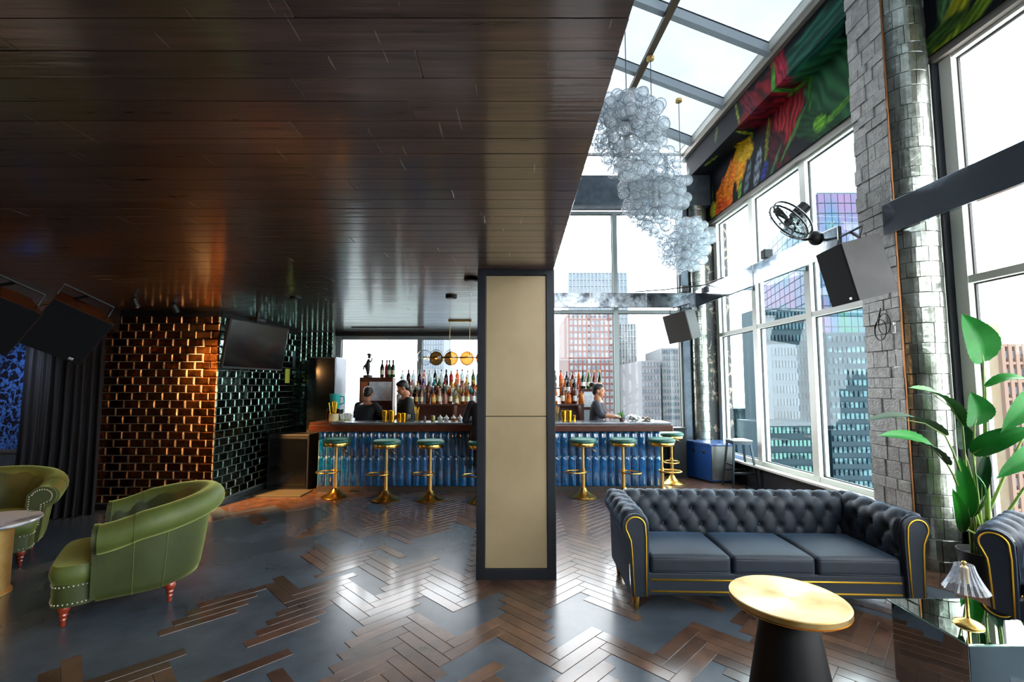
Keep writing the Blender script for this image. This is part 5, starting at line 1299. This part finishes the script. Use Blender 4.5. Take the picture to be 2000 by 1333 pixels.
MB().lathe([(.058, 0), (.060, .003), (.056, .009), (.035, .020), (.015, .027), (.008, .032), (.007, .04)], 36).build('base', M_brass, lp, smooth='auto')
MB().lathe([(.007, .03), (.0065, .29), (.009, .292), (.010, .30), (.004, .306)], 14).build('stem', M_brass, lp, smooth='auto')
P = []
for j in range(12):
    v = j/11; z = .165+.125*(1-v); r0 = .036+.045*(v**1.5)+.006*v; row = []
    for k in range(96):
        a = 2*pi*k/96; row.append(((r0+.0028*(1+v)*sin(a*20))*cos(a), (r0+.0028*(1+v)*sin(a*20))*sin(a), z+.003*v*sin(a*20)))
    P.append(row)
M_flute = glass('fluted_shade_glass', (.72, .76, .85), 1.2, rimcol=(.25, .27, .36), ior=1.6, milk=.16)
MB().grid(P, closed_v=True).build('lamp_shade', M_flute, lp, smooth=True)
MB().lathe([(.014, .20), (.016, .205), (.016, .275), (.006, .285)], 14).build('bulb_cover', M_brassd, lp, smooth='auto')

# ================================================================== THE TALL PLANT
plant = thing('bird_of_paradise', 'tall broad-leaved green plant between the silver column and navy armchair', 'plant', (3.70, 3.70, .003))
PL0 = Vector((3.70, 3.70, 0))
MB().lathe([(.11, 0), (.12, .005), (.145, .30), (.15, .31), (.14, .31), (.132, .27), (.004, .265)], 32).build('pot', M_black, plant, smooth='auto')
M_lf = mat('banana_leaf', '#176020', .45, col2='#22762a', scale=3., kind='obj', spec=.15)
M_lf2 = mat('banana_leaf_young', '#2f8a22', .45, col2='#22702a', scale=3., kind='obj', spec=.15)
M_lf3 = mat('banana_leaf_dark', '#0b2c17', .4, col2='#123f1e', scale=3., kind='obj', spec=.15)
M_stem = mat('pale_green_stem', '#5f8a33', .4, col2='#8da04a', scale=6., kind='obj')
def leaf(base, tip, wid, face, m, stem_from=(0, 0, .28), droop=.06, fold=.25, name='leaf'):
    base, tip = Vector(base)-PL0, Vector(tip)-PL0; f = Vector(face).normalized(); ax = tip-base; L = ax.length; ax.normalize()
    side = ax.cross(f).normalized(); nn = side.cross(ax).normalized(); n = 22; P = []
    for i in range(n+1):
        t = i/n; c = base+ax*L*t+nn*(droop*sin(pi*t))-Vector((0, 0, droop*t*t*1.5))
        w = wid/2*(sin(pi*min(1, t*1.02+.015)**.75)**.62)*(1.0 if t < .97 else .6)
        row = []
        for k in range(-5, 6):
            q = k/5; row.append(c+side*w*q*(1-.08*abs(q))+nn*(abs(q)*w*fold*1.2-.012*cos(t*60+q*4)*abs(q)**2*w*4))
        P.append(row)
    o = MB().grid(P).build(name, m, plant, smooth=True)
    sm = Vector(stem_from); mid = sm.lerp(base, .55)+Vector((0, 0, .08)); pts = [sm, sm.lerp(mid, .5)+Vector((0, 0, .03)), mid, mid.lerp(base, .6)+Vector((0, 0, .02)), base, base+ax*L*.3+nn*(droop*sin(pi*.3))-nn*.004-Vector((0, 0, droop*.135)), base+ax*L*.7+nn*(droop*sin(pi*.7)-.004)-Vector((0, 0, droop*.735))]
    MB().tube(pts, [.013, .012, .009, .007, .006, .004, .0022], 7).build('petiole', M_stem, o, smooth=True)
def at(px_, py_, Y):  # a point of the room given by bearing, used for the leaf ends
    p = radians(4.4); x = (px_-1000)/889; y = (688.5-py_)/889; d = Vector((x, cos(p)-y*sin(p), sin(p)+y*cos(p))); return Vector((0, 0, 1.6))+d*(Y/d.y)
LV = [ # base px, tip px, depth base, depth tip, width m, facing, material
 ((1921, 708), (1876, 590), 3.55, 3.35, .23, (-.5, -.85, .15), M_lf), ((1880, 833), (1772, 733), 3.50, 3.15, .17, (-.3, -.5, .8), M_lf2),
 ((1846, 852), (1686, 799), 3.42, 3.00, .15, (.0, -.25, .95), M_lf3), ((1850, 908), (1712, 825), 3.42, 3.00, .165, (-.2, -.6, .75), M_lf),
 ((1903, 832), (1893, 742), 3.45, 3.30, .19, (-.35, -.9, .1), M_lf), ((1925, 757), (2030, 733), 3.55, 3.45, .10, (-.1, -.5, .85), M_lf2),
 ((2045, 775), (1952, 822), 3.4, 3.25, .19, (-.3, -.75, .6), M_lf), ((1900, 888), (2020, 812), 3.45, 3.2, .16, (-.3, -.8, .5), M_lf),
 ((2070, 880), (1942, 912), 3.3, 3.2, .17, (-.2, -.7, .7), M_lf), ((1893, 1012), (1872, 868), 3.60, 3.5, .12, (-.6, -.75, .1), M_lf2),
 ((1880, 1040), (1858, 930), 3.60, 3.45, .09, (-.5, -.8, .1), M_lf2), ((1905, 980), (1925, 858), 3.68, 3.62, .10, (-.5, -.8, .1), M_lf3),
 ((1903, 1010), (1900, 900), 3.55, 3.5, .07, (.7, -.7, .1), M_lf2), ((1882, 880), (1868, 800), 3.66, 3.6, .12, (-.4, -.9, .1), M_lf3)]
for i, (b, tp, yb_, yt, w, fc2, m) in enumerate(LV):
    a = i*2.4; leaf(at(*b, yb_), at(*tp, yt), w, fc2, m, stem_from=(.05*cos(a), .05*sin(a), .27))

# ================================================================== PEOPLE
def voxel(mb, name, size, m, parent, smooth_it=6):
    me = mb.mesh(name); o = bpy.data.objects.new(name, me); COL.objects.link(o)
    md = o.modifiers.new('r', 'REMESH'); md.mode = 'VOXEL'; md.voxel_size = size; md.use_smooth_shade = True
    sm = o.modifiers.new('s', 'SMOOTH'); sm.factor = .5; sm.iterations = smooth_it
    dg = bpy.context.evaluated_depsgraph_get(); dg.update(); me2 = bpy.data.meshes.new_from_object(o.evaluated_get(dg)); bpy.data.objects.remove(o)
    me2.name = name; me2.materials.clear(); return put(name, me2, m, parent, smooth=True)
def limb(mb, pts, rs, n=14):
    """tapered limb with round joints"""
    for i in range(len(pts)-1):
        a, b = Vector(pts[i]), Vector(pts[i+1]); k = 5; mb.tube([a.lerp(b, q/k) for q in range(k+1)], [rs[i]+(rs[i+1]-rs[i])*q/k for q in range(k+1)], n)
    for p, r in zip(pts, rs): mb.sph(p, r, n, 8)
def torso(mb, rings, grow=0.):
    P = []
    fine = []
    for i in range(len(rings)-1):
        for q in range(4): fine.append([rings[i][k]+(rings[i+1][k]-rings[i][k])*q/4 for k in range(5)])
    fine.append(rings[-1])
    for (x, y, z, rx, ry) in fine: P.append([(x+(rx+grow)*cos(2*pi*k/20), y+(ry+grow)*sin(2*pi*k/20), z) for k in range(20)])
    mb.grid(P, closed_v=True); mb.add(P[0], [tuple(reversed(range(20)))]); mb.add(P[-1], [tuple(range(20))])
def head(mb, M):
    mb.sph((0, .012, .135), (.074, .092, .098), 24, 16, M=M)              # skull
    mb.sph((0, -.026, .075), (.055, .062, .072), 20, 14, M=M)             # face and jaw
    mb.sph((0, -.045, .018), (.030, .030, .024), 14, 10, M=M)             # chin
    mb.tube([(0, -.082, .118), (0, -.100, .092), (0, -.108, .078)], [.009, .012, .014], 10, M=M)  # nose
    mb.sph((0, -.090, .075), (.019, .013, .010), 10, 8, M=M); mb.sph((0, -.084, .045), (.024, .012, .011), 12, 8, M=M)  # nostrils, lips
    mb.sph((.03, -.070, .128), (.022, .016, .009), 10, 8, M=M); mb.sph((-.03, -.070, .128), (.022, .016, .009), 10, 8, M=M)  # brow
    for s in (-1, 1): mb.sph((s*.076, .010, .10), (.010, .020, .031), 10, 8, M=M)
    mb.tube([(0, .02, .06), (0, .028, -.05)], [.052, .056], 16, M=M)
def hand(mb, wrist, d, up, curl=.5, s=1):
    w = Vector(wrist); d = Vector(d).normalized(); u = Vector(up).normalized(); r = d.cross(u).normalized(); u = r.cross(d)
    for q in (-.026, -.009, .009, .026): mb.tube([w+r*q*.6, w+d*.045+r*q, w+d*.085+r*q], [.015, .0145, .0125], 10)
    for q, L in ((-.030, .058), (-.010, .074), (.010, .080), (.030, .072)):
        p = w+d*.085+r*q; a = curl*.6; p1 = p+(d*cos(a)-u*sin(a))*L*.45; a += curl*.8; p2 = p1+(d*cos(a)-u*sin(a))*L*.32; a += curl*.6; p3 = p2+(d*cos(a)-u*sin(a))*L*.25
        mb.tube([p-d*.01, p, p1, p2, p3], [.0098, .0098, .009, .0082, .0068], 9); mb.sph(p3, .0068, 8, 6)
    t0_ = w+d*.025+r*s*.026; t1_ = t0_+(d*.6+r*s*.75-u*.25)*.035; t2_ = t1_+(d*.85+r*s*.3-u*.3)*.030; t3_ = t2_+(d*.95-u*.35)*.024
    mb.tube([t0_, t1_, t2_, t3_], [.014, .011, .0098, .008], 9); mb.sph(t3_, .008, 8, 6)
def person(label, loc, rz, pose, shirt, trousers, hair='short', skin=M_skin, sc=1., extra=None):
    t = thing('person', label, 'person', loc, rz); t.scale = (sc, sc, sc)
    J = dict(hip=Vector((0, 0, .93)), chest=Vector((0, 0, 1.28)), neck=Vector((0, .01, 1.47)), head_rot=(0, 0, 0), seated=False)
    J.update(pose); lean = J['neck']-Vector((0, .01, 1.47)); b = MB()
    def L(z): k = max(0, min(1, (z-.93)/.54)); return lean.x*k, lean.y*k, lean.z*k
    base = J['hip']
    def rg(z, rx, ry, y=0.):
        lx, ly, lz = L(z); return (lx+base.x, ly+y+base.y, z+lz+(base.z-.93), rx, ry)
    rings = [rg(.82, .15, .10), rg(.90, .168, .118), rg(1.0, .158, .108), rg(1.10, .140, .098), rg(1.2, .155, .108), rg(1.30, .175, .115), rg(1.38, .180, .105), rg(1.43, .15, .085), rg(1.475, .08, .062)]
    if J.get('slim'): rings = [(x, y, z, rx*.88, ry*.92) for x, y, z, rx, ry in rings]
    torso(b, rings)
    nk = J['neck']+Vector((0, 0, base.z-.93)); Mh = Matrix.Translation(nk+Vector((0, -.01, .05))) @ Matrix.Rotation(J['head_rot'][2], 4, 'Z') @ Matrix.Rotation(J['head_rot'][0], 4, 'X') @ Matrix.Rotation(J['head_rot'][1], 4, 'Y')
    head(b, Mh); b.tube([nk+Vector((0, .01, -.04)), nk+Vector((0, 0, .06))], [.062, .054], 16)
    legs = []
    for s in (-1, 1):
        if J['seated']: pts = [base+Vector((s*.09, -.02, -.03)), base+Vector((s*.13, -.44, -.02)), base+Vector((s*.13, -.40, -.47)), base+Vector((s*.14, -.46, -.50)), base+Vector((s*.14, -.60, -.52))]
        else: pts = [base+Vector((s*.09, 0, -.05)), Vector((s*.10, -.01, .50)), Vector((s*.11, .02, .09)), Vector((s*.115, 0, .05)), Vector((s*.13, -.15, .035))]
        limb(b, pts, [.092, .058, .042, .042, .032]); legs.append(pts)
    sl = MB(); torso(sl, rings[1:-1], .012)
    for key, s in (('armR', -1), ('armL', 1)):
        sh = Vector((s*.175*(.88 if J.get('slim') else 1)+L(1.4)[0]+base.x, L(1.4)[1]+base.y, 1.405+L(1.4)[2]+base.z-.93)); el, wr = J[key]; el, wr = Vector(el), Vector(wr)
        limb(b, [sh, el, wr], [.052, .039, .026]); d = (wr-el).normalized(); hand(b, wr, J.get('hd'+key, d), J.get('hu'+key, (0, 0, 1)), J.get('curl', .5), -s)
        if J.get('long'): limb(sl, [sh, el, el.lerp(wr, .85)], [.066, .052, .042])
        elif J.get('rolled'): limb(sl, [sh, el, el.lerp(wr, .18)], [.066, .055, .052])
        else: limb(sl, [sh, sh.lerp(el, .75)], [.066, .056])
    voxel(b, 'body', .0078, skin, t, 5); voxel(sl, 'shirt', .011, shirt, t, 8)
    tr_ = MB()
    for pts in legs: limb(tr_, [pts[0], pts[1], pts[2]], [.105, .074, .06])
    torso(tr_, [(x, y, z, rx+.014, ry+.014) for x, y, z, rx, ry in rings[:3]]); voxel(tr_, 'trousers', .012, trousers, t, 6)
    for pts in legs:
        m = MB(); a, c = Vector(pts[3]), Vector(pts[4]); m.sph(a.lerp(c, .1)+Vector((0, 0, .0)), (.048, .06, .05), 14, 10); m.sph(a.lerp(c, .75)-Vector((0, 0, .002)), (.045, .08, .036), 14, 10); voxel(m, 'shoe', .009, M_black, t, 3)
    h = MB()
    if hair == 'short':
        h.sph((0, .026, .152), (.083, .097, .093), 22, 14, M=Mh); h.sph((0, .062, .10), (.070, .055, .075), 18, 12, M=Mh); h.sph((0, -.022, .192), (.066, .056, .044), 16, 10, M=Mh)
    elif hair == 'bun':
        h.sph((0, .026, .150), (.084, .098, .094), 22, 14, M=Mh); h.sph((0, .060, .10), (.072, .055, .08), 18, 12, M=Mh); h.sph((.0, .125, .205), (.05, .05, .046), 16, 10, M=Mh); h.sph((0, -.022, .192), (.066, .056, .044), 16, 10, M=Mh); h.tube([(.066, -.03, .15), (.073, -.02, .10), (.07, -.015, .05)], [.012, .010, .005], 8, M=Mh)
    voxel(h, 'hair', .0075, M_hair, t, 2)
    for s in (-1, 1):
        e = MB().sph((s*.030, -.080, .108), (.011, .008, .0085), 10, 8, M=Mh).build('eye', M_white, t, smooth=True); MB().sph((s*.030, -.0875, .108), (.005, .003, .005), 8, 6, M=Mh).build('iris', M_black, e, smooth=True)
    if extra: extra(t, Mh, J)
    return t
M_bshirt = mat('black_shirt', '#14161b', .8, bump=.3, bscale=30.); M_btr = mat('black_trousers', '#101114', .8)
M_gshirt = mat('charcoal_blouse', '#25262e', .75, col2='#33343d', scale=9., bump=.4, bscale=20.)
def strap(t, Mh, J):
    nk = J['neck']; MB().tube([nk+Vector((.075, .10, -.02)), nk+Vector((.02, .135, -.14)), Vector((-.06, .135, 1.2)), Vector((-.12, .10, 1.05))], .011, 6).build('apron_strap', mat('khaki_strap', '#9a8e6e', .6), t, smooth=True)
person('man in black shirt with greying dark hair bent over the till behind the bar', (-2.55, 7.78, .0), radians(160), dict(neck=Vector((.02, -.16, 1.33)), head_rot=(radians(22), 0, radians(20)), armR=((-.30, -.20, 1.10), (-.16, -.40, 1.02)), armL=((.30, -.22, 1.10), (.18, -.40, 1.02)), long=True), M_bshirt, M_btr, 'short', sc=1.0)
person('man in black T-shirt with a strap down his back, head lowered in profile', (-1.72, 7.76, .0), radians(-62), dict(neck=Vector((0, -.09, 1.44)), head_rot=(radians(24), 0, radians(-8)), armR=((-.24, -.12, 1.12), (-.16, -.33, 1.02)), armL=((.24, -.10, 1.12), (.16, -.32, 1.02))), M_bshirt, M_btr, 'short', sc=1.0, extra=strap)
person('woman bartender in charcoal blouse with hair in a bun, looking across the bar', (1.385, 7.74, .0), radians(68), dict(slim=True, neck=Vector((0, -.07, 1.385)), head_rot=(radians(4), 0, radians(2)), armR=((-.24, -.16, 1.145), (-.20, -.40, 1.115)), armL=((.19, -.12, 1.14), (.10, -.34, 1.115)), rolled=True, curl=.7), M_gshirt, M_btr, 'bun', sc=1.0)
person('person in black jacket seated at the bar, mostly hidden by the brass pillar', (-.42, 6.53, .003), radians(176), dict(seated=True, hip=Vector((0, .0, .93)), neck=Vector((0, -.10, 1.42)), armR=((-.30, -.14, 1.10), (-.16, -.36, 1.10)), armL=((.27, -.12, 1.13), (.12, -.36, 1.13)), long=True), mat('black_jacket', '#15171c', .75), M_btr, 'short', sc=.99)

# ================================================================== OUTSIDE
_mat = mat
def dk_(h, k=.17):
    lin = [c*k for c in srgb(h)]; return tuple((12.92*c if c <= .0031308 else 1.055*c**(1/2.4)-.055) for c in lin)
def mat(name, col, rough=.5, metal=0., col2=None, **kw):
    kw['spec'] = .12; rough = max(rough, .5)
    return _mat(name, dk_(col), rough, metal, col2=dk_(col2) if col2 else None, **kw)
ground = struct(MB().box(-400, 700, 20, 1500, -62, -60).build('ground', mat('hazy_city_ground', '#a9b5b3', .9, col2='#8d9f9c', scale=.012, detail=8.)))  # distance haze painted into the pale ground colour
def tower(label, poly, top, wallm, winm, nz, cols, z0=-60, zv=-20, inset=.25, faces=(0,), cat='building', fw=.55, fh=.5, singles=False, proud=.18, rails=None):
    """prism tower; on each listed face a grid of framed windows down to zv"""
    t = thing('tower', label, cat, (0, 0, 0)); MB().prism(poly, z0, top).build('wall', wallm, t, fix=True)
    wb = MB(); sb = MB()
    for fi, nc in zip(faces, cols):
        a, b = Vector((*poly[fi], 0)), Vector((*poly[(fi+1) % len(poly)], 0)); L = (b-a).length; d = (b-a)/L; nr = Vector((d.y, -d.x, 0))
        c = sum((Vector((*p, 0)) for p in poly), Vector())/len(poly)
        if nr.dot(a-c) < 0: nr = -nr
        ch = (top-zv)/nz; cw = L/nc
        for i in range(nc):
            for j in range(nz):
                x0, x1 = (i+.5-fw/2)*cw, (i+.5+fw/2)*cw; zc = top-(j+.6)*ch; h = ch*fh
                q = [a+d*x0, a+d*x1]; vs = [Vector((p.x, p.y, z))+nr*o for o in (.0, proud) for z in (zc-h/2, zc+h/2) for p in q]
                tgt = MB() if singles else wb
                tgt.add(vs, [(0, 1, 3, 2), (4, 6, 7, 5), (0, 4, 5, 1), (2, 3, 7, 6), (0, 2, 6, 4), (1, 5, 7, 3)])
                if singles: tgt.build('window', winm, t)
        if rails:
            for j in range(nz):
                z = top-(j+.08)*ch; vs = [Vector((p.x, p.y, zz))+nr*o for o in (0, proud*1.6) for zz in (z-.12, z+.12) for p in (a, b)]
                sb.add(vs, [(0, 1, 3, 2), (4, 6, 7, 5), (0, 4, 5, 1), (2, 3, 7, 6), (0, 2, 6, 4), (1, 5, 7, 3)])
            for i in range(nc+1):
                p = a+d*(i*cw); vs = [Vector((p.x, p.y, zz))+d*dx+nr*o for o in (0, proud*1.8) for zz in (zv, top) for dx in (-.16, .16)]
                sb.add(vs, [(0, 1, 3, 2), (4, 6, 7, 5), (0, 4, 5, 1), (2, 3, 7, 6), (0, 2, 6, 4), (1, 5, 7, 3)])
    if wb.f: tag(wb.build('windows', winm, t), kind='stuff')
    if sb.f: tag(sb.build('floor_bands', rails, t), kind='stuff')
    return t
def gl(name, c1, c2, s=.25, rough=.25, amt=(.4, .6)): return mat(name, c1, rough, col2=c2, scale=s, amt=amt, spec=.6)
Bp = lambda p, Y: (p-1000)/889*Y
tower('hazy tower of red-brown brick grid and blue glass beyond the bar window', [(Bp(1112, 90), 90), (Bp(1207, 90), 90), (Bp(1207, 90), 110), (Bp(1112, 90), 110)], 16.5, mat('hazy_brick', '#9c8482', .8, col2='#a99290', scale=.6), gl('hazy_blue_panes', '#87a0ae', '#c6d6dc', .5), 30, (11,), zv=-22, fw=.72, fh=.7, rails=mat('hazy_brick_red', '#a7736e', .8), proud=.05)  # pale colours of the towers behind the bar have haze painted in
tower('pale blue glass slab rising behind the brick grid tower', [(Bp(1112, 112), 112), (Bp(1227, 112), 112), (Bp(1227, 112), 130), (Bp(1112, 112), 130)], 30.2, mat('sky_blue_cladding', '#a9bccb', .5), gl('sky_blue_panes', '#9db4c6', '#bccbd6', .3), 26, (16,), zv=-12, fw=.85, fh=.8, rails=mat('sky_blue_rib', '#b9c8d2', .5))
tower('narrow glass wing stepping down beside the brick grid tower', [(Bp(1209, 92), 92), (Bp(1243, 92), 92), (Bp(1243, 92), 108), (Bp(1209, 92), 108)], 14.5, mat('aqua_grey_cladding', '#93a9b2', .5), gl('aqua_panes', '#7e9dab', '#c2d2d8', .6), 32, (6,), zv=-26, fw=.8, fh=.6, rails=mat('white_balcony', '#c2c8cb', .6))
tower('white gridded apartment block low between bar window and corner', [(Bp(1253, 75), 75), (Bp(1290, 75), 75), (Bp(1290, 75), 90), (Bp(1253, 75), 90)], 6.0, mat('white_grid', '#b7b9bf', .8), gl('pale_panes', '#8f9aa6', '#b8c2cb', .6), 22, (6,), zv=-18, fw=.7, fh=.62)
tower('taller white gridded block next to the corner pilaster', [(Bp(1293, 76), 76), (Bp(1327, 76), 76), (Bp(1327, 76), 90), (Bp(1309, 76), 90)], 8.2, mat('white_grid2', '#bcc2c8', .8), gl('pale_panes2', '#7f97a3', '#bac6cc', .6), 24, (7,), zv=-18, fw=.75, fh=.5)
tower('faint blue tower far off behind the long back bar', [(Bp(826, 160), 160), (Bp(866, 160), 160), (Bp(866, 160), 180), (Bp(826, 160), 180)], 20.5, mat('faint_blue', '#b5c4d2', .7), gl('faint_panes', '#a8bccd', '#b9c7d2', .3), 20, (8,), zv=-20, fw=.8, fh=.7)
# through the window wall
M_iri = NT('iridescent_reflection_glass'); tc = coords(M_iri, 'pos', (.16, .16, .05)); nz = M_iri.new('ShaderNodeTexNoise', Scale=1.1, Detail=3.); M_iri.link(tc, nz.inputs['Vector'])  # reflected pinks and teals painted on as a noise colour ramp
rp = M_iri.new('ShaderNodeValToRGB'); el_ = rp.color_ramp.elements; el_[0].position = .32; el_[0].color = (*srgb(dk_('#3f908e')), 1); el_[1].position = .75; el_[1].color = (*srgb(dk_('#7a69ab')), 1)
for p_, c_ in ((.42, '#4a9c80'), (.5, '#6585ab'), (.6, '#ab7ba8'), (.66, '#4f8ba5')): e_ = el_.new(p_); e_.color = (*srgb(dk_(c_)), 1)
M_iri.link(nz.outputs['Fac'], rp.inputs['Fac']); M_iri.link(rp.outputs[0], M_iri.bsdf.inputs['Base Color']); M_iri.bsdf.inputs['Roughness'].default_value = .5; M_iri.bsdf.inputs['Specular IOR Level'].default_value = .12
A_, B_ = (Bp(1614, 45), 45), (Bp(1478, 70), 70)
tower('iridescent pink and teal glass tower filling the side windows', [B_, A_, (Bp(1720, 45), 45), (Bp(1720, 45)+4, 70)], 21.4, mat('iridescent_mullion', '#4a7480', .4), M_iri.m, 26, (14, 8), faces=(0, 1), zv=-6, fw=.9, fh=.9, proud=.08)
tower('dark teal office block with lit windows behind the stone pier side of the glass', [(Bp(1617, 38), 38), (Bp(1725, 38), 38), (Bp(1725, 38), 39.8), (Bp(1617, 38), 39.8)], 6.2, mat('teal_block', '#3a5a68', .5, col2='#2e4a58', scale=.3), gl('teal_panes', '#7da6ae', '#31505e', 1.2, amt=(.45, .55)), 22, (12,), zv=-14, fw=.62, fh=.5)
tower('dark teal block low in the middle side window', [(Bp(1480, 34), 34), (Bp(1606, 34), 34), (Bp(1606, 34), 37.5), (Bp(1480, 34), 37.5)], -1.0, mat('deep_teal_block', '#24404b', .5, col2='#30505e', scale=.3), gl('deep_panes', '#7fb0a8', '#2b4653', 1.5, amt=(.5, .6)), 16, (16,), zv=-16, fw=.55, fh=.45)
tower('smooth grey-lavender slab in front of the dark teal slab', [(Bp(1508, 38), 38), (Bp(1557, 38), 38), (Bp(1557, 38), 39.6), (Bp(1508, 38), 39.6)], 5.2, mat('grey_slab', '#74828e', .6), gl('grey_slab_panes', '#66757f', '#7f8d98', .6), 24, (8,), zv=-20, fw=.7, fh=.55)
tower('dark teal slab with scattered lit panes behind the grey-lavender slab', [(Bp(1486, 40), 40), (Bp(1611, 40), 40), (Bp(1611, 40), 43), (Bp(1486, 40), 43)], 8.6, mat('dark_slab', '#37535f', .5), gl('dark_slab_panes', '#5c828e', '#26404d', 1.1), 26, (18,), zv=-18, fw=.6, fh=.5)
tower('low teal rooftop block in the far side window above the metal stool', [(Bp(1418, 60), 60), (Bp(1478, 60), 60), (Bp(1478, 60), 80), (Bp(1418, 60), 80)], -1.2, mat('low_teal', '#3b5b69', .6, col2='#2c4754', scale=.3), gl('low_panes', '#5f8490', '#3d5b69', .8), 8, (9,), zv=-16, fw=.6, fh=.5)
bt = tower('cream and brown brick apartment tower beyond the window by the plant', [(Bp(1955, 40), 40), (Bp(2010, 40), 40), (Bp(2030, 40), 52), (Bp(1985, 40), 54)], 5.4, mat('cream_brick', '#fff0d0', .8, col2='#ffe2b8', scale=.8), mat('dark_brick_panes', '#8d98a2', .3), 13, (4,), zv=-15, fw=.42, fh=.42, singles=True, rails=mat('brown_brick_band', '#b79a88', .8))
MB().prism([(Bp(1955, 40)+.3, 41), (Bp(1985, 40), 41), (Bp(1985, 40)+.6, 50), (Bp(1965, 40)+1, 50)], 5.4, 7.4).build('penthouse', mat('cream_brick2', '#f2e0b0', .8), bt, fix=True)
rcx = random.Random(12)
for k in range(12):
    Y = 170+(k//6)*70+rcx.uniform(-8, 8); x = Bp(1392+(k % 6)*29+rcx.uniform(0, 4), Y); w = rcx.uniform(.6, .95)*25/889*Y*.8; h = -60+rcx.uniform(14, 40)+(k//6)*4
    o = MB().box(x, x+w, Y, Y+w, -60, h).build('distant_block', mat('hazy_block_%d' % (k % 4), ['#b8c3c6', '#a7b5b6', '#c3c6c4', '#9fb3ac'][k % 4], .9)); tag(o, 'small hazy block among the distant rooftops seen over the metal stool', 'building', 'distant hazy rooftops')  # haze is put into these pale block colours
